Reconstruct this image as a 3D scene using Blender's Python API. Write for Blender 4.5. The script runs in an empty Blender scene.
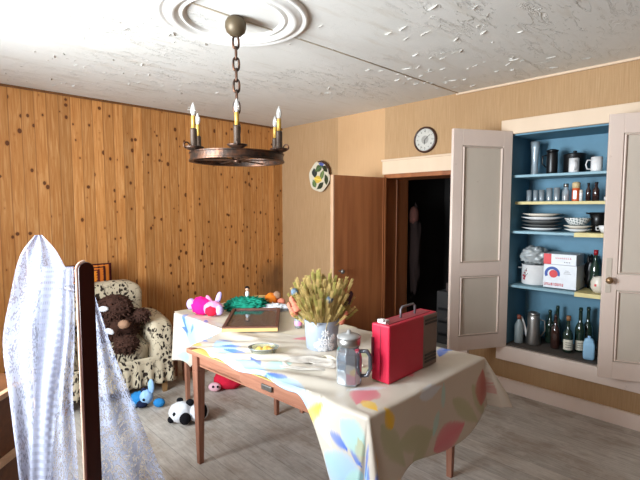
import bpy, bmesh, math, random
from mathutils import Vector, Matrix, noise
random.seed(7)
PI = math.pi
S = bpy.context.scene
COL = S.collection

# ---------------------------------------------------------------- camera
def camera():
    cd = bpy.data.cameras.new('camera'); co = bpy.data.objects.new('camera', cd); COL.objects.link(co)
    az = math.radians(45.7); p = math.atan(33 / 440.0)
    F = Vector((math.cos(az) * math.cos(p), math.sin(az) * math.cos(p), -math.sin(p)))
    co.location = (0, 0, 1.6)
    co.rotation_euler = F.to_track_quat('-Z', 'Y').to_euler()
    cd.sensor_width = 36.0; cd.lens = 36.0 * 440 / 640; cd.clip_start = 0.02
    S.camera = co
camera()
# ---------------------------------------------------------------- world, lights, exposure
w = bpy.data.worlds.new('sky'); S.world = w; w.use_nodes = True
bg = w.node_tree.nodes['Background']; bg.inputs[0].default_value = (0.74, 0.86, 1.0, 1); bg.inputs[1].default_value = 1.0
def area(name, loc, rot, sx, sy, power, col):
    l = bpy.data.lights.new(name, 'AREA'); l.shape = 'RECTANGLE'; l.size = sx; l.size_y = sy
    l.energy = power; l.color = col
    o = bpy.data.objects.new(name, l); COL.objects.link(o); o.location = loc; o.rotation_euler = rot
    return o
# daylight through the window beside the curtains; added fill lamp beside the camera
wl = area('window_daylight', (-1.13, 2.25, 1.65), (0, math.radians(-97), 0), 1.45, 1.3, 196, (0.84, 0.925, 1.0)); wl.data.spread = math.radians(125)
area('window_daylight_near', (-1.13, 0.35, 1.6), (0, math.radians(-96), 0), 1.4, 0.75, 11, (1.0, 0.93, 0.88))
S.view_settings.view_transform = 'Standard'; S.view_settings.look = 'None'
S.view_settings.gamma = 1.0; S.view_settings.use_curve_mapping = False
S.view_settings.exposure = 0.0

# ---------------------------------------------------------------- tagging
def thing(name, label, cat, loc=(0, 0, 0), rz=0.0, group=None):
    o = bpy.data.objects.new(name, None); COL.objects.link(o)
    o.empty_display_size = 0.05
    o.location = loc; o.rotation_euler = (0, 0, rz); o['label'] = label; o['category'] = cat
    if group: o['group'] = group
    return o
def tag(o, label, cat, group=None, kind=None):
    o['label'] = label; o['category'] = cat
    if group: o['group'] = group
    if kind: o['kind'] = kind
    return o
def struct(o, label=None, cat=None):
    o['kind'] = 'structure'
    if label: o['label'] = label
    if cat: o['category'] = cat
    return o
def dup(root, loc, label=None, rz=None, scale=None):
    r = root.copy(); COL.objects.link(r); r.location = loc
    if rz is not None: r.rotation_euler = (0, 0, rz)
    if scale: r.scale = scale
    if label: r['label'] = label
    for ch in list(root.children):
        c = ch.copy(); COL.objects.link(c); c.parent = r
        for g in list(ch.children):
            d = g.copy(); COL.objects.link(d); d.parent = c
    return r

# ---------------------------------------------------------------- node helpers
class NT:
    def __init__(s, name):
        s.m = bpy.data.materials.new(name); s.m.use_nodes = True; s.t = s.m.node_tree
        s.bsdf = s.t.nodes['Principled BSDF']; s.out = s.t.nodes['Material Output']
    def set(s, sock, v):
        if hasattr(v, 'is_linked'): s.t.links.new(v, sock)
        elif isinstance(v, (tuple, list)) and len(v) == 3 and sock.type == 'RGBA': sock.default_value = (*v, 1)
        else: sock.default_value = v
    def n(s, typ, ins=None, out=0, **at):
        nd = s.t.nodes.new(typ)
        for k, v in at.items(): setattr(nd, k, v)
        for k, v in (ins or {}).items(): s.set(nd.inputs[k], v)
        return nd.outputs[out]
    def obj(s): return s.n('ShaderNodeTexCoord', out=3)
    def map(s, v, scale=(1, 1, 1), rot=(0, 0, 0), loc=(0, 0, 0)):
        return s.n('ShaderNodeMapping', {0: v, 1: loc, 2: rot, 3: scale})
    def noise(s, v, sc, det=3, rough=0.55, dist=0.0, out=0):
        return s.n('ShaderNodeTexNoise', {'Vector': v, 'Scale': sc, 'Detail': det, 'Roughness': rough, 'Distortion': dist}, out=out)
    def vor(s, v, sc, out=0, **at): return s.n('ShaderNodeTexVoronoi', {'Vector': v, 'Scale': sc}, out=out, **at)
    def ramp(s, f, stops, interp='LINEAR'):
        nd = s.t.nodes.new('ShaderNodeValToRGB'); cr = nd.color_ramp; cr.interpolation = interp
        while len(cr.elements) < len(stops): cr.elements.new(0.5)
        for e, (p, c) in zip(cr.elements, stops):
            e.position = p; e.color = (c, c, c, 1) if isinstance(c, (int, float)) else (*c, 1)
        s.t.links.new(f, nd.inputs[0]); return nd.outputs[0]
    def mix(s, f, a, b, mode='MIX'):
        nd = s.t.nodes.new('ShaderNodeMix'); nd.data_type = 'RGBA'; nd.blend_type = mode
        s.set(nd.inputs[0], f); s.set(nd.inputs[6], a); s.set(nd.inputs[7], b); return nd.outputs[2]
    def math(s, op, a, b=0.0, c=None):
        nd = s.t.nodes.new('ShaderNodeMath'); nd.operation = op
        s.set(nd.inputs[0], a); s.set(nd.inputs[1], b)
        if c is not None: s.set(nd.inputs[2], c)
        return nd.outputs[0]
    def sep(s, v):
        nd = s.t.nodes.new('ShaderNodeSeparateXYZ'); s.t.links.new(v, nd.inputs[0]); return nd.outputs
    def comb(s, x, y, z):
        nd = s.t.nodes.new('ShaderNodeCombineXYZ')
        for i, v in enumerate((x, y, z)): s.set(nd.inputs[i], v)
        return nd.outputs[0]
    def bump(s, h, strength=0.3, dist=0.01, prev=None):
        ins = {'Height': h, 'Strength': strength, 'Distance': dist}
        if prev is not None: ins['Normal'] = prev
        b = s.n('ShaderNodeBump', ins); s.t.links.new(b, s.bsdf.inputs['Normal']); return b
    def fin(s, color=None, rough=None, metal=None, spec=None, **kw):
        if color is not None: s.set(s.bsdf.inputs['Base Color'], color)
        if rough is not None: s.set(s.bsdf.inputs['Roughness'], rough)
        if metal is not None: s.set(s.bsdf.inputs['Metallic'], metal)
        if spec is not None: s.set(s.bsdf.inputs['Specular IOR Level'], spec)
        for k, v in kw.items(): s.set(s.bsdf.inputs[k.replace('_', ' ')], v)
        return s.m
def lin(r, g, b):
    f = lambda c: (c / 255 / 12.92) if c / 255 <= 0.04045 else ((c / 255 + 0.055) / 1.055) ** 2.4
    return (f(r), f(g), f(b))
def sc(c, k): return tuple(min(1.0, x * k) for x in c)
def simple(name, rgb, rough=0.6, metal=0.0, spec=0.5, var=0.12, scale=18, bump=0.0, **kw):
    t = NT(name); c = lin(*rgb)
    n = t.noise(t.obj(), scale, 4)
    col = t.mix(n, sc(c, 1 - var), sc(c, 1 + var))
    if bump: t.bump(t.noise(t.obj(), scale * 4, 4), bump, 0.004)
    return t.fin(col, rough, metal, spec, **kw)

# ---------------------------------------------------------------- mesh helpers
class MB:
    def __init__(s): s.v = []; s.f = []; s.c = {}
    def add(s, vs, fs, col=None):
        k = len(s.v); s.v += [tuple(p) for p in vs]; s.f += [tuple(i + k for i in f) for f in fs]
        if col is not None:
            for i in range(k, len(s.v)): s.c[i] = col
        return s
    def box(s, c, d, rot=None, col=None):
        x, y, z = d[0] / 2, d[1] / 2, d[2] / 2
        P = [Vector((a, b, e)) for a in (-x, x) for b in (-y, y) for e in (-z, z)]
        if rot is not None: P = [rot @ p for p in P]
        P = [p + Vector(c) for p in P]
        return s.add(P, [(0, 1, 3, 2), (4, 6, 7, 5), (0, 4, 5, 1), (2, 3, 7, 6), (0, 2, 6, 4), (1, 5, 7, 3)], col)
    def bx(s, a, b, col=None):
        return s.box([(a[i] + b[i]) / 2 for i in range(3)], [abs(b[i] - a[i]) for i in range(3)], None, col)
    def taper(s, a, b, sa, sb):   # square tapered bar a->b, axis z
        P = []
        for p, q in ((a, sa), (b, sb)):
            for dx, dy in ((-1, -1), (1, -1), (1, 1), (-1, 1)): P.append((p[0] + dx * q / 2, p[1] + dy * q / 2, p[2]))
        return s.add(P, [(3, 2, 1, 0), (4, 5, 6, 7), (0, 1, 5, 4), (1, 2, 6, 5), (2, 3, 7, 6), (3, 0, 4, 7)])
    def lathe(s, prof, c=(0, 0, 0), n=28, M=None, cap=True, sx=1, sy=1):
        vs = []
        for r, z in prof:
            for i in range(n):
                a = 2 * PI * i / n; p = Vector((r * math.cos(a) * sx, r * math.sin(a) * sy, z))
                if M is not None: p = M @ p
                vs.append(p + Vector(c))
        fs = []
        for j in range(len(prof) - 1):
            for i in range(n):
                i2 = (i + 1) % n; fs.append((j * n + i, j * n + i2, (j + 1) * n + i2, (j + 1) * n + i))
        if cap:
            if prof[0][0] > 1e-5: fs.append(tuple(reversed(range(n))))
            if prof[-1][0] > 1e-5: fs.append(tuple((len(prof) - 1) * n + i for i in range(n)))
        return s.add(vs, fs)
    def tube(s, pts, r, n=8, closed=False):
        pts = [Vector(p) for p in pts]; m = len(pts); vs = []; fs = []
        rr = r if isinstance(r, (list, tuple)) else [r] * m
        up = Vector((0, 0, 1)); prev = None
        for i, p in enumerate(pts):
            if closed: t = (pts[(i + 1) % m] - pts[i - 1]).normalized()
            else: t = (pts[min(i + 1, m - 1)] - pts[max(i - 1, 0)]).normalized()
            if prev is None:
                a = t.cross(up)
                if a.length < 0.1: a = t.cross(Vector((1, 0, 0)))
                a.normalize()
            else:
                a = prev - t * prev.dot(t)
                a = a.normalized() if a.length > 1e-6 else t.orthogonal().normalized()
            prev = a; b = t.cross(a)
            for k in range(n):
                an = 2 * PI * k / n; vs.append(p + (a * math.cos(an) + b * math.sin(an)) * rr[i])
        for i in range(m if closed else m - 1):
            j = (i + 1) % m
            for k in range(n):
                k2 = (k + 1) % n; fs.append((i * n + k, i * n + k2, j * n + k2, j * n + k))
        if not closed: fs.append(tuple(reversed(range(n)))); fs.append(tuple((m - 1) * n + k for k in range(n)))
        return s.add(vs, fs)
    def blob(s, c, r, nu=20, nv=12, e=1.0, amp=0.0, fr=8.0, M=None, seed=0.0):
        # superellipsoid with optional noise; e<1 = boxier
        if not isinstance(r, (tuple, list)): r = (r, r, r)
        pw = lambda x: math.copysign(abs(x) ** e, x); vs = []; fs = []
        for j in range(nv + 1):
            ph = -PI / 2 + PI * j / nv
            for i in range(nu):
                th = 2 * PI * i / nu
                d = Vector((pw(math.cos(ph)) * pw(math.cos(th)), pw(math.cos(ph)) * pw(math.sin(th)), pw(math.sin(ph))))
                k = 1.0
                if amp: k += amp * noise.noise(d * fr * 0.5 + Vector((seed, seed * 1.7, 3.1)))
                p = Vector((d.x * r[0], d.y * r[1], d.z * r[2])) * k
                if M is not None: p = M @ p
                vs.append(p + Vector(c))
        for j in range(nv):
            for i in range(nu):
                i2 = (i + 1) % nu; fs.append((j * nu + i, j * nu + i2, (j + 1) * nu + i2, (j + 1) * nu + i))
        return s.add(vs, fs)
    def grid(s, fn, nu, nv, cf=None):
        k = len(s.v)
        for j in range(nv + 1):
            for i in range(nu + 1):
                u, v = i / nu, j / nv
                s.v.append(tuple(fn(u, v)))
                if cf: s.c[len(s.v) - 1] = cf(u, v)
        for j in range(nv):
            for i in range(nu):
                a = k + j * (nu + 1) + i; s.f.append((a, a + 1, a + nu + 2, a + nu + 1))
        return s
    def build(s, name, mat, parent=None, smooth=False, bevel=0.0, solid=0.0, label=None, sub=0, weld=False, loc=None):
        me = bpy.data.meshes.new(name); me.from_pydata(s.v, [], s.f)
        if s.c:
            ca = me.color_attributes.new('pattern', 'FLOAT_COLOR', 'POINT')
            for i in range(len(s.v)):
                c = s.c.get(i, (0.5, 0.5, 0.5)); ca.data[i].color = (*c[:3], 1)
        bm = bmesh.new(); bm.from_mesh(me)
        if weld: bmesh.ops.remove_doubles(bm, verts=bm.verts, dist=1e-5)
        bmesh.ops.recalc_face_normals(bm, faces=bm.faces)
        bm.to_mesh(me); bm.free()
        me.materials.append(mat)
        if smooth: me.shade_smooth()
        o = bpy.data.objects.new(name, me); COL.objects.link(o)
        if parent is not None: o.parent = parent
        if loc: o.location = loc
        if label: o['label'] = label
        if bevel:
            b = o.modifiers.new('bevel', 'BEVEL'); b.width = bevel; b.segments = 2; b.limit_method = 'ANGLE'
        if solid:
            b = o.modifiers.new('thick', 'SOLIDIFY'); b.thickness = solid; b.offset = 0
        if sub:
            b = o.modifiers.new('sub', 'SUBSURF'); b.levels = sub; b.render_levels = sub
        return o
def cr(P, t):   # Catmull-Rom through list of tuples
    n = len(P) - 1; x = min(max(t, 0), 0.99999) * n; i = int(x); f = x - i
    g = lambda k: P[min(max(k, 0), n)]
    return tuple(0.5 * (2 * b + (c - a) * f + (2 * a - 5 * b + 4 * c - d) * f * f + (3 * b - a - 3 * c + d) * f ** 3)
                 for a, b, c, d in zip(g(i - 1), g(i), g(i + 1), g(i + 2)))
def RZ(a): return Matrix.Rotation(a, 3, 'Z')
def RX(a): return Matrix.Rotation(a, 3, 'X')
def RY(a): return Matrix.Rotation(a, 3, 'Y')
def sstep(a, b, x):
    t = min(max((x - a) / (b - a), 0), 1); return t * t * (3 - 2 * t)
def lathe(prof, n=28, **k): return MB().lathe(prof, n=n, **k)

# ---------------------------------------------------------------- materials
def m_panel():
    t = NT('knotty_pine'); o = t.obj(); s = t.sep(o); W = 0.0955
    xi = t.math('FLOOR', t.math('DIVIDE', s[0], W)); fx = t.math('FRACT', t.math('DIVIDE', s[0], W))
    rnd = t.n('ShaderNodeTexWhiteNoise', {'W': xi}, noise_dimensions='1D')
    off = t.math('MULTIPLY', rnd, 17.0)
    v = t.comb(s[0], t.math('ADD', s[1], off), s[2])
    g = t.noise(t.map(v, (30, 6, 1.6)), 2.2, 6, 0.6, 0.6)
    g2 = t.noise(t.map(v, (90, 10, 2.5)), 3.0, 3)
    base = t.ramp(g, [(0.28, lin(168, 108, 54)), (0.52, lin(192, 134, 76)), (0.74, lin(216, 166, 110))])
    base = t.mix(t.math('MULTIPLY', g2, 0.3), base, lin(168, 100, 40))
    tone = t.ramp(rnd, [(0.0, 0.78), (0.6, 1.0), (1.0, 1.16)]); base = t.mix(1.0, base, tone, 'MULTIPLY')
    kv = t.map(v, (10.5, 0.0, 5.4))
    kv = t.comb(t.math('MULTIPLY', s[0], 1 / W), 0.0, t.math('ADD', t.math('MULTIPLY', s[2], 7.4), off))
    d = t.vor(kv, 1.0); cc = t.sep(t.vor(kv, 1.0, out=1))
    size = t.math('MULTIPLY_ADD', cc[0], 0.15, 0.045)
    k = t.math('SUBTRACT', size, d)
    knot = t.ramp(t.math('MULTIPLY_ADD', k, 14.0, 0.3), [(0.15, 0), (0.55, 1)])
    kv2 = t.comb(t.math('ADD', t.math('MULTIPLY', s[0], 1 / W), 0.5), 3.0, t.math('ADD', t.math('MULTIPLY', s[2], 9.7), t.math('MULTIPLY', off, 1.7)))
    k2 = t.math('SUBTRACT', t.math('MULTIPLY_ADD', t.sep(t.vor(kv2, 1.0, out=1))[1], 0.16, 0.0), t.vor(kv2, 1.0))
    k = t.math('MAXIMUM', k, k2); knot = t.ramp(t.math('MULTIPLY_ADD', k, 14.0, 0.3), [(0.15, 0), (0.55, 1)])
    halo = t.ramp(t.math('MULTIPLY_ADD', k, 5.0, 0.6), [(0.1, 0), (0.8, 0.5)])
    base = t.mix(halo, base, lin(150, 84, 30)); base = t.mix(t.math('MULTIPLY', knot, 0.9), base, lin(84, 42, 18))
    groove = t.ramp(fx, [(0.0, 1), (0.05, 0.0), (0.95, 0), (1.0, 1)])
    base = t.mix(t.math('MULTIPLY', groove, 0.75), base, lin(112, 64, 26))
    # grey damp stain low in the right-hand corner
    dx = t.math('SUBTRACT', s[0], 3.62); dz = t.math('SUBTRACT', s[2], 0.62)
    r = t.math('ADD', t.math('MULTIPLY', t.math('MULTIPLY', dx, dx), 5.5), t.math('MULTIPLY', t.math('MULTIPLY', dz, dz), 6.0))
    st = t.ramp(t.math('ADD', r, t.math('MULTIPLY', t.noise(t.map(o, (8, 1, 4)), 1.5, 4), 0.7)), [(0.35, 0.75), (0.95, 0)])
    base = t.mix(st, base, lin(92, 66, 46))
    t.bump(t.math('SUBTRACT', 1.0, groove), 0.35, 0.004)
    return t.fin(base, 0.5, 0, 0.35)
def m_wallpaper():
    t = NT('woven_wallpaper'); o = t.obj(); s = t.sep(o)
    a = t.noise(t.map(o, (1, 320, 5)), 1.0, 3, 0.6); b = t.noise(t.map(o, (1, 22, 420)), 1.0, 2)
    big = t.noise(o, 1.6, 4)
    c = t.ramp(a, [(0.25, lin(158, 124, 90)), (0.6, lin(182, 148, 110)), (0.85, lin(198, 168, 132))])
    c = t.mix(t.math('MULTIPLY', b, 0.3), c, lin(150, 118, 76))
    # the paler sheet between two seams
    m1 = t.math('GREATER_THAN', s[1], 2.885); m2 = t.math('LESS_THAN', s[1], 3.564)
    c = t.mix(t.math('MULTIPLY', t.math('MULTIPLY', m1, m2), 0.55), c, lin(206, 164, 120))
    c = t.mix(t.ramp(big, [(0.45, 0), (0.75, 0.22)]), c, lin(150, 112, 66))
    t.bump(a, 0.3, 0.002)
    return t.fin(c, 0.85, 0, 0.2)
def m_ceiling():
    t = NT('peeling_ceiling_paint'); o = t.obj()
    ed = t.noise(t.map(o, (2.2, 8.0, 1), rot=(0, 0, .12)), 1.7, 5, 0.6, 0.8)
    fl = t.ramp(ed, [(0.575, 0), (0.585, 1), (0.625, 0.0)])
    ed2 = t.noise(t.map(o, (5, 13, 1), loc=(4, 2, 0)), 1.5, 5, 0.6, 0.9)
    fl2 = t.ramp(ed2, [(0.60, 0), (0.61, 1), (0.64, 0.0)])
    fl = t.math('MAXIMUM', fl, t.math('MULTIPLY', fl2, 0.7))
    fl = t.math('MULTIPLY', fl, t.ramp(t.noise(o, 0.8, 3), [(0.42, 0.1), (0.56, 1)]))
    c = t.mix(t.noise(o, 2.0, 5), lin(212, 209, 200), lin(226, 224, 218))
    c = t.mix(t.ramp(t.noise(t.map(o, (1, 6, 1)), 2.4, 4), [(0.56, 0), (0.75, 0.4)]), c, lin(190, 178, 158))
    c = t.mix(t.ramp(t.noise(t.map(o, (3, 7, 1)), 3.4, 3), [(0.735, 0), (0.75, 0.7)]), c, lin(120, 104, 86))
    b = t.bump(fl, 0.6, 0.009); t.bump(t.noise(o, 45, 5), 0.2, 0.003, b)
    return t.fin(c, 0.75, 0, 0.25)
def m_floor():
    t = NT('worn_floorboards'); o = t.obj(); s = t.sep(o); W = 0.14
    xi = t.math('FLOOR', t.math('DIVIDE', s[0], W)); fx = t.math('FRACT', t.math('DIVIDE', s[0], W))
    rnd = t.n('ShaderNodeTexWhiteNoise', {'W': xi}, noise_dimensions='1D')
    v = t.comb(s[0], t.math('ADD', s[1], t.math('MULTIPLY', rnd, 31.0)), 0.0)
    g = t.noise(t.map(v, (46, 5.0, 1)), 1.3, 8, 0.72, 0.6)
    c = t.ramp(g, [(0.25, lin(156, 147, 136)), (0.5, lin(190, 182, 172)), (0.75, lin(214, 207, 198))])
    c = t.mix(1.0, c, t.ramp(rnd, [(0, 0.84), (1, 1.05)]), 'MULTIPLY')
    c = t.mix(t.ramp(t.noise(t.map(o, (2, 1, 1)), 2.4, 5), [(0.47, 0), (0.68, 0.55)]), c, lin(136, 114, 94))
    c = t.mix(t.ramp(t.noise(o, 9, 8, 0.7), [(0.5, 0), (0.8, 0.5)]), c, lin(226, 220, 210))
    gv = t.ramp(fx, [(0, 1), (0.022, 0), (0.978, 0), (1, 1)])
    c = t.mix(t.math('MULTIPLY', gv, 0.5), c, lin(96, 84, 74))
    b = t.bump(t.math('SUBTRACT', 1.0, gv), 0.5, 0.004); t.bump(g, 0.25, 0.004, b)
    return t.fin(c, 0.62, 0, 0.35)
def m_wood(name, dark, light, rough=0.45, axis=2, scale=1.0, spec=0.4):
    t = NT(name); o = t.obj(); k = [22, 22, 22]; k[axis] = 1.6
    g = t.noise(t.map(o, tuple(x * scale for x in k)), 1.6, 6, 0.6, 0.7)
    c = t.ramp(g, [(0.3, lin(*dark)), (0.7, lin(*light))])
    t.bump(g, 0.15, 0.003)
    return t.fin(c, rough, 0, spec)
def m_paint(name, a, b, rough=0.5):
    t = NT(name); o = t.obj()
    c = t.mix(t.noise(t.map(o, (3, 3, 1)), 2.5, 5), lin(*a), lin(*b))
    c = t.mix(t.ramp(t.noise(o, 14, 6, 0.7), [(0.66, 0), (0.74, 0.35)]), c, lin(150, 124, 100))
    t.bump(t.noise(t.map(o, (40, 40, 3)), 1.5, 4), 0.12, 0.003)
    return t.fin(c, rough, 0, 0.4)
def m_vcol(name, rough=0.6, spec=0.4, trans=0.0, bump=0.0, bscale=60):
    t = NT(name); c = t.n('ShaderNodeVertexColor', layer_name='pattern')
    if bump: t.bump(t.noise(t.obj(), bscale, 3), bump, 0.004)
    return t.fin(c, rough, 0, spec)
def m_cover():
    t = NT('brush_pattern_cover'); o = t.obj()
    wv = t.n('ShaderNodeVectorMath', {0: o, 1: t.n('ShaderNodeVectorMath', {0: t.noise(o, 9.0, 2, out=1), 1: (.10, .10, .10)}, operation='MULTIPLY')}, operation='ADD')
    leaf = t.vor(t.map(wv, (40, 40, 20), rot=(.3, .5, 0)), 1.0); gate = t.ramp(t.noise(o, 4.2, 2), [(0.44, 0), (0.50, 1)])
    m = t.math('MULTIPLY', t.ramp(leaf, [(0.36, 1), (0.44, 0)]), gate)
    br = t.noise(wv, 9.0, 2, .5, .8); line = t.ramp(br, [(0.485, 0), (0.505, 1), (0.525, 0)])
    m = t.math('MAXIMUM', m, t.math('MULTIPLY', line, 0.8))
    c = t.mix(t.noise(o, 5, 3), lin(178, 162, 136), lin(198, 184, 158))
    c = t.mix(m, c, lin(44, 34, 28))
    t.bump(t.noise(o, 70, 3), 0.3, 0.004)
    return t.fin(c, 0.9, 0, 0.2)
def m_lace(name, kind):
    t = NT(name); u = t.n('ShaderNodeTexCoord', out=2)
    if kind == 'leaf':
        cells = t.vor(t.map(u, (50, 130, 1)), 1.0); holes = t.ramp(cells, [(0.46, 0), (0.56, 1)])
        pat = t.noise(t.map(u, (5, 12, 1)), 1.4, 2, 0.5, 2.0); solid = t.ramp(pat, [(0.52, 0), (0.55, 1)])
        h = t.math('MULTIPLY', holes, t.math('SUBTRACT', 1.0, t.math('MULTIPLY', solid, 0.9)))
    elif kind == 'stripe':
        s = t.sep(u); r = t.math('FRACT', t.math('MULTIPLY', s[1], 42.0)); q = t.math('FRACT', t.math('MULTIPLY', s[0], 16.0))
        r1 = t.ramp(r, [(0.0, 0), (0.15, 1), (0.45, 1), (0.6, 0)]); q1 = t.ramp(q, [(0.0, 0), (0.2, 1), (0.8, 1), (1, 0)])
        h = t.math('MULTIPLY', t.math('MULTIPLY', r1, q1), 0.9)
    else:
        cells = t.vor(t.map(u, (40, 120, 1)), 1.0); holes = t.ramp(cells, [(0.3, 0), (0.45, 1)])
        pat = t.noise(t.map(u, (2.6, 6.5, 1)), 1.6, 1, 0.4, 3.2); solid = t.ramp(pat, [(0.50, 0), (0.54, 1), (0.62, 1), (0.66, 0)])
        h = t.math('MULTIPLY', holes, t.math('SUBTRACT', 1.0, solid))
    a = t.math('SUBTRACT', 1.0, t.math('MULTIPLY', h, {'leaf': 0.46, 'stripe': 0.46, 'net': 0.66}[kind]))
    base = t.fin(lin(182, 186, 204), 0.9, 0, 0.05, Alpha=a)
    tr = t.n('ShaderNodeBsdfTranslucent', {0: lin(164, 174, 206)})
    tp = t.n('ShaderNodeBsdfTransparent')
    ms = t.n('ShaderNodeMixShader', {0: a, 1: tp, 2: tr})
    fs = t.n('ShaderNodeMixShader', {0: 0.35, 1: t.bsdf.outputs[0], 2: ms})
    t.t.links.new(fs, t.out.inputs[0])
    return t.m
def m_glass(name, tint=(0.9, 0.95, 0.95), alpha=0.35, rough=0.05, refl=0.06):
    t = NT(name); fr = t.n('ShaderNodeFresnel', {0: 1.45})
    tp = t.n('ShaderNodeBsdfTransparent', {0: tint}); gl = t.n('ShaderNodeBsdfGlossy', {0: (0.95, 0.97, 1.0), 1: rough})
    df = t.n('ShaderNodeBsdfDiffuse', {0: tint})
    a = t.n('ShaderNodeMixShader', {0: alpha, 1: tp, 2: df})
    b = t.n('ShaderNodeMixShader', {0: t.math('MULTIPLY_ADD', fr, 0.9, refl), 1: a, 2: gl})
    t.t.links.new(b, t.out.inputs[0]); return t.m
def m_iron():
    t = NT('aged_iron'); o = t.obj()
    c = t.mix(t.ramp(t.noise(o, 25, 5), [(0.4, 0), (0.65, 1)]), lin(58, 48, 42), lin(98, 66, 48))
    t.bump(t.noise(o, 90, 4), 0.3, 0.002)
    return t.fin(c, 0.42, 0.75, 0.5)
M = dict(
    panel=m_panel(), paper=m_wallpaper(), ceil=m_ceiling(), floor=m_floor(),
    frame=m_paint('cream_paint', (204, 178, 150), (216, 192, 164)),
    base=m_paint('pale_pink_paint', (222, 202, 188), (234, 216, 204)),
    door=m_paint('cupboard_door_paint', (208, 188, 174), (222, 202, 188)),
    doorp=m_paint('cupboard_panel_paint', (188, 176, 160), (202, 188, 172)),
    bdoor=m_wood('brown_door_wood', (128, 74, 42), (158, 98, 58), 0.42, 2, 0.35),
    ledge=m_wood('pale_wood_edge', (176, 136, 104), (202, 164, 132), 0.6),
    blue=simple('blue_cupboard_paint', (84, 130, 152), 0.6, var=0.18, scale=7),
    shelf=simple('pale_blue_shelf_paint', (120, 156, 168), 0.5),
    yellow=simple('yellow_shelf_paper', (206, 190, 132), 0.6),
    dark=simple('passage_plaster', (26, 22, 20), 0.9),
    iron=m_iron(), canopy=simple('olive_bronze', (92, 78, 58), 0.5, 0.4),
    brass=simple('yellow_candle_sleeve', (186, 146, 66), 0.45, 0.2, var=0.45, scale=60),
    bulb=m_glass('frosted_bulb', (0.86, 0.84, 0.8), 0.40, 0.12),
    table=m_wood('red_brown_table_wood', (142, 92, 70), (178, 124, 98), 0.5, 1, 1.0),
    tleg=m_wood('red_brown_leg_wood', (134, 86, 66), (170, 118, 94), 0.5, 2, 1.0),
    metal=simple('brushed_metal', (170, 168, 164), 0.35, 0.9),
    dmetal=simple('dull_metal', (120, 116, 110), 0.45, 0.8),
    red=simple('crimson_plastic', (196, 22, 58), 0.4, var=0.06, spec=0.5),
    taupe=simple('taupe_plastic', (120, 104, 96), 0.55), black=simple('black_plastic', (16, 15, 16), 0.35),
    white=simple('white_glaze', (228, 226, 224), 0.3), cream=simple('cream_glaze', (216, 206, 190), 0.35),
    vase=simple('grey_blue_ceramic', (150, 160, 172), 0.55, var=0.08, scale=50, bump=0.1),
    post=m_wood('dark_mahogany', (44, 16, 14), (62, 24, 20), 0.35, 2, 1.0),
    pedge=m_wood('bare_post_edge', (196, 160, 140), (214, 182, 160), 0.6),
    brown=m_wood('brown_board', (86, 50, 26), (112, 68, 38), 0.5, 1),
    cover=m_cover(), clothp=m_vcol('floral_oilcloth', 0.42, 0.4, bump=0.05, bscale=14),
    vc=m_vcol('painted_pattern', 0.4), vcr=m_vcol('painted_fabric', 0.9, 0.2, bump=0.4),
    lace1=m_lace('leaf_lace', 'leaf'), lace2=m_lace('striped_lace', 'stripe'), lace3=m_lace('flower_lace', 'net'),
    glass=m_glass('clear_glass', (0.88, 0.93, 0.94), 0.10), gglass=m_glass('milky_glass', (0.74, 0.82, 0.86), 0.32, 0.08),
    dglass=m_glass('dark_green_glass', (0.02, 0.045, 0.03), 0.75, 0.06), dbrown=m_glass('dark_brown_glass', (0.05, 0.02, 0.015), 0.8, 0.06),
)
def fab(name, rgb, bump=0.5, var=0.2): return simple(name, rgb, 0.95, 0, 0.15, var, 30, bump)
M.update(fpink=fab('magenta_plush', (232, 30, 128)), flpink=fab('pink_plush', (236, 150, 190)), flil=fab('lilac_plush', (186, 168, 214)),
         fred=fab('red_plush', (204, 34, 60)), fwhite=fab('white_plush', (222, 224, 228)), fblack=fab('black_plush', (20, 20, 24)),
         fblue=fab('blue_plush', (44, 124, 184)), flblue=fab('light_blue_plush', (150, 188, 226)), fgreen=fab('green_cloth', (30, 132, 108), 0.6),
         fbrown=fab('brown_plush', (62, 40, 32), 0.9, 0.5), fbeige=fab('beige_plush', (150, 116, 92)), forange=fab('orange_plush', (206, 112, 34)),
         fnavy=fab('navy_plush', (26, 34, 60)), straw=fab('straw', (196, 170, 108), var=.4), straw2=fab('green_straw', (164, 154, 84), var=.35),
         fgrey=fab('grey_cloth', (178, 178, 180)), ycl=simple('pale_yellow_oilcloth', (226, 204, 120), 0.45), ccl=simple('cream_tablecloth', (214, 204, 180), 0.6, scale=8),
         salmon=fab('salmon_petals', (200, 120, 96)), purple=fab('dark_seed_head', (70, 48, 54)), thistle=fab('blue_thistle', (108, 124, 138)))

# ================================================================ THE ROOM
XW, YW, H = 3.77, 4.585, 2.635
X0, Y0 = -0.95, -0.35
TH = 0.42
struct(MB().bx((X0 - .2, Y0 - .2, -0.08), (5.3, YW + .2, 0)).build('floor', M['floor']), 'worn grey brown wooden floorboards', 'floor')
struct(MB().bx((X0 - .2, Y0 - .2, H), (5.3, YW + .2, H + .1)).build('ceiling', M['ceil']), 'white ceiling with peeling paint', 'ceiling')
struct(MB().bx((X0 - .2, YW, 0), (XW + TH, YW + .12, H)).build('wall_left', M['panel']), 'knotty pine board wall', 'wall')
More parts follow.
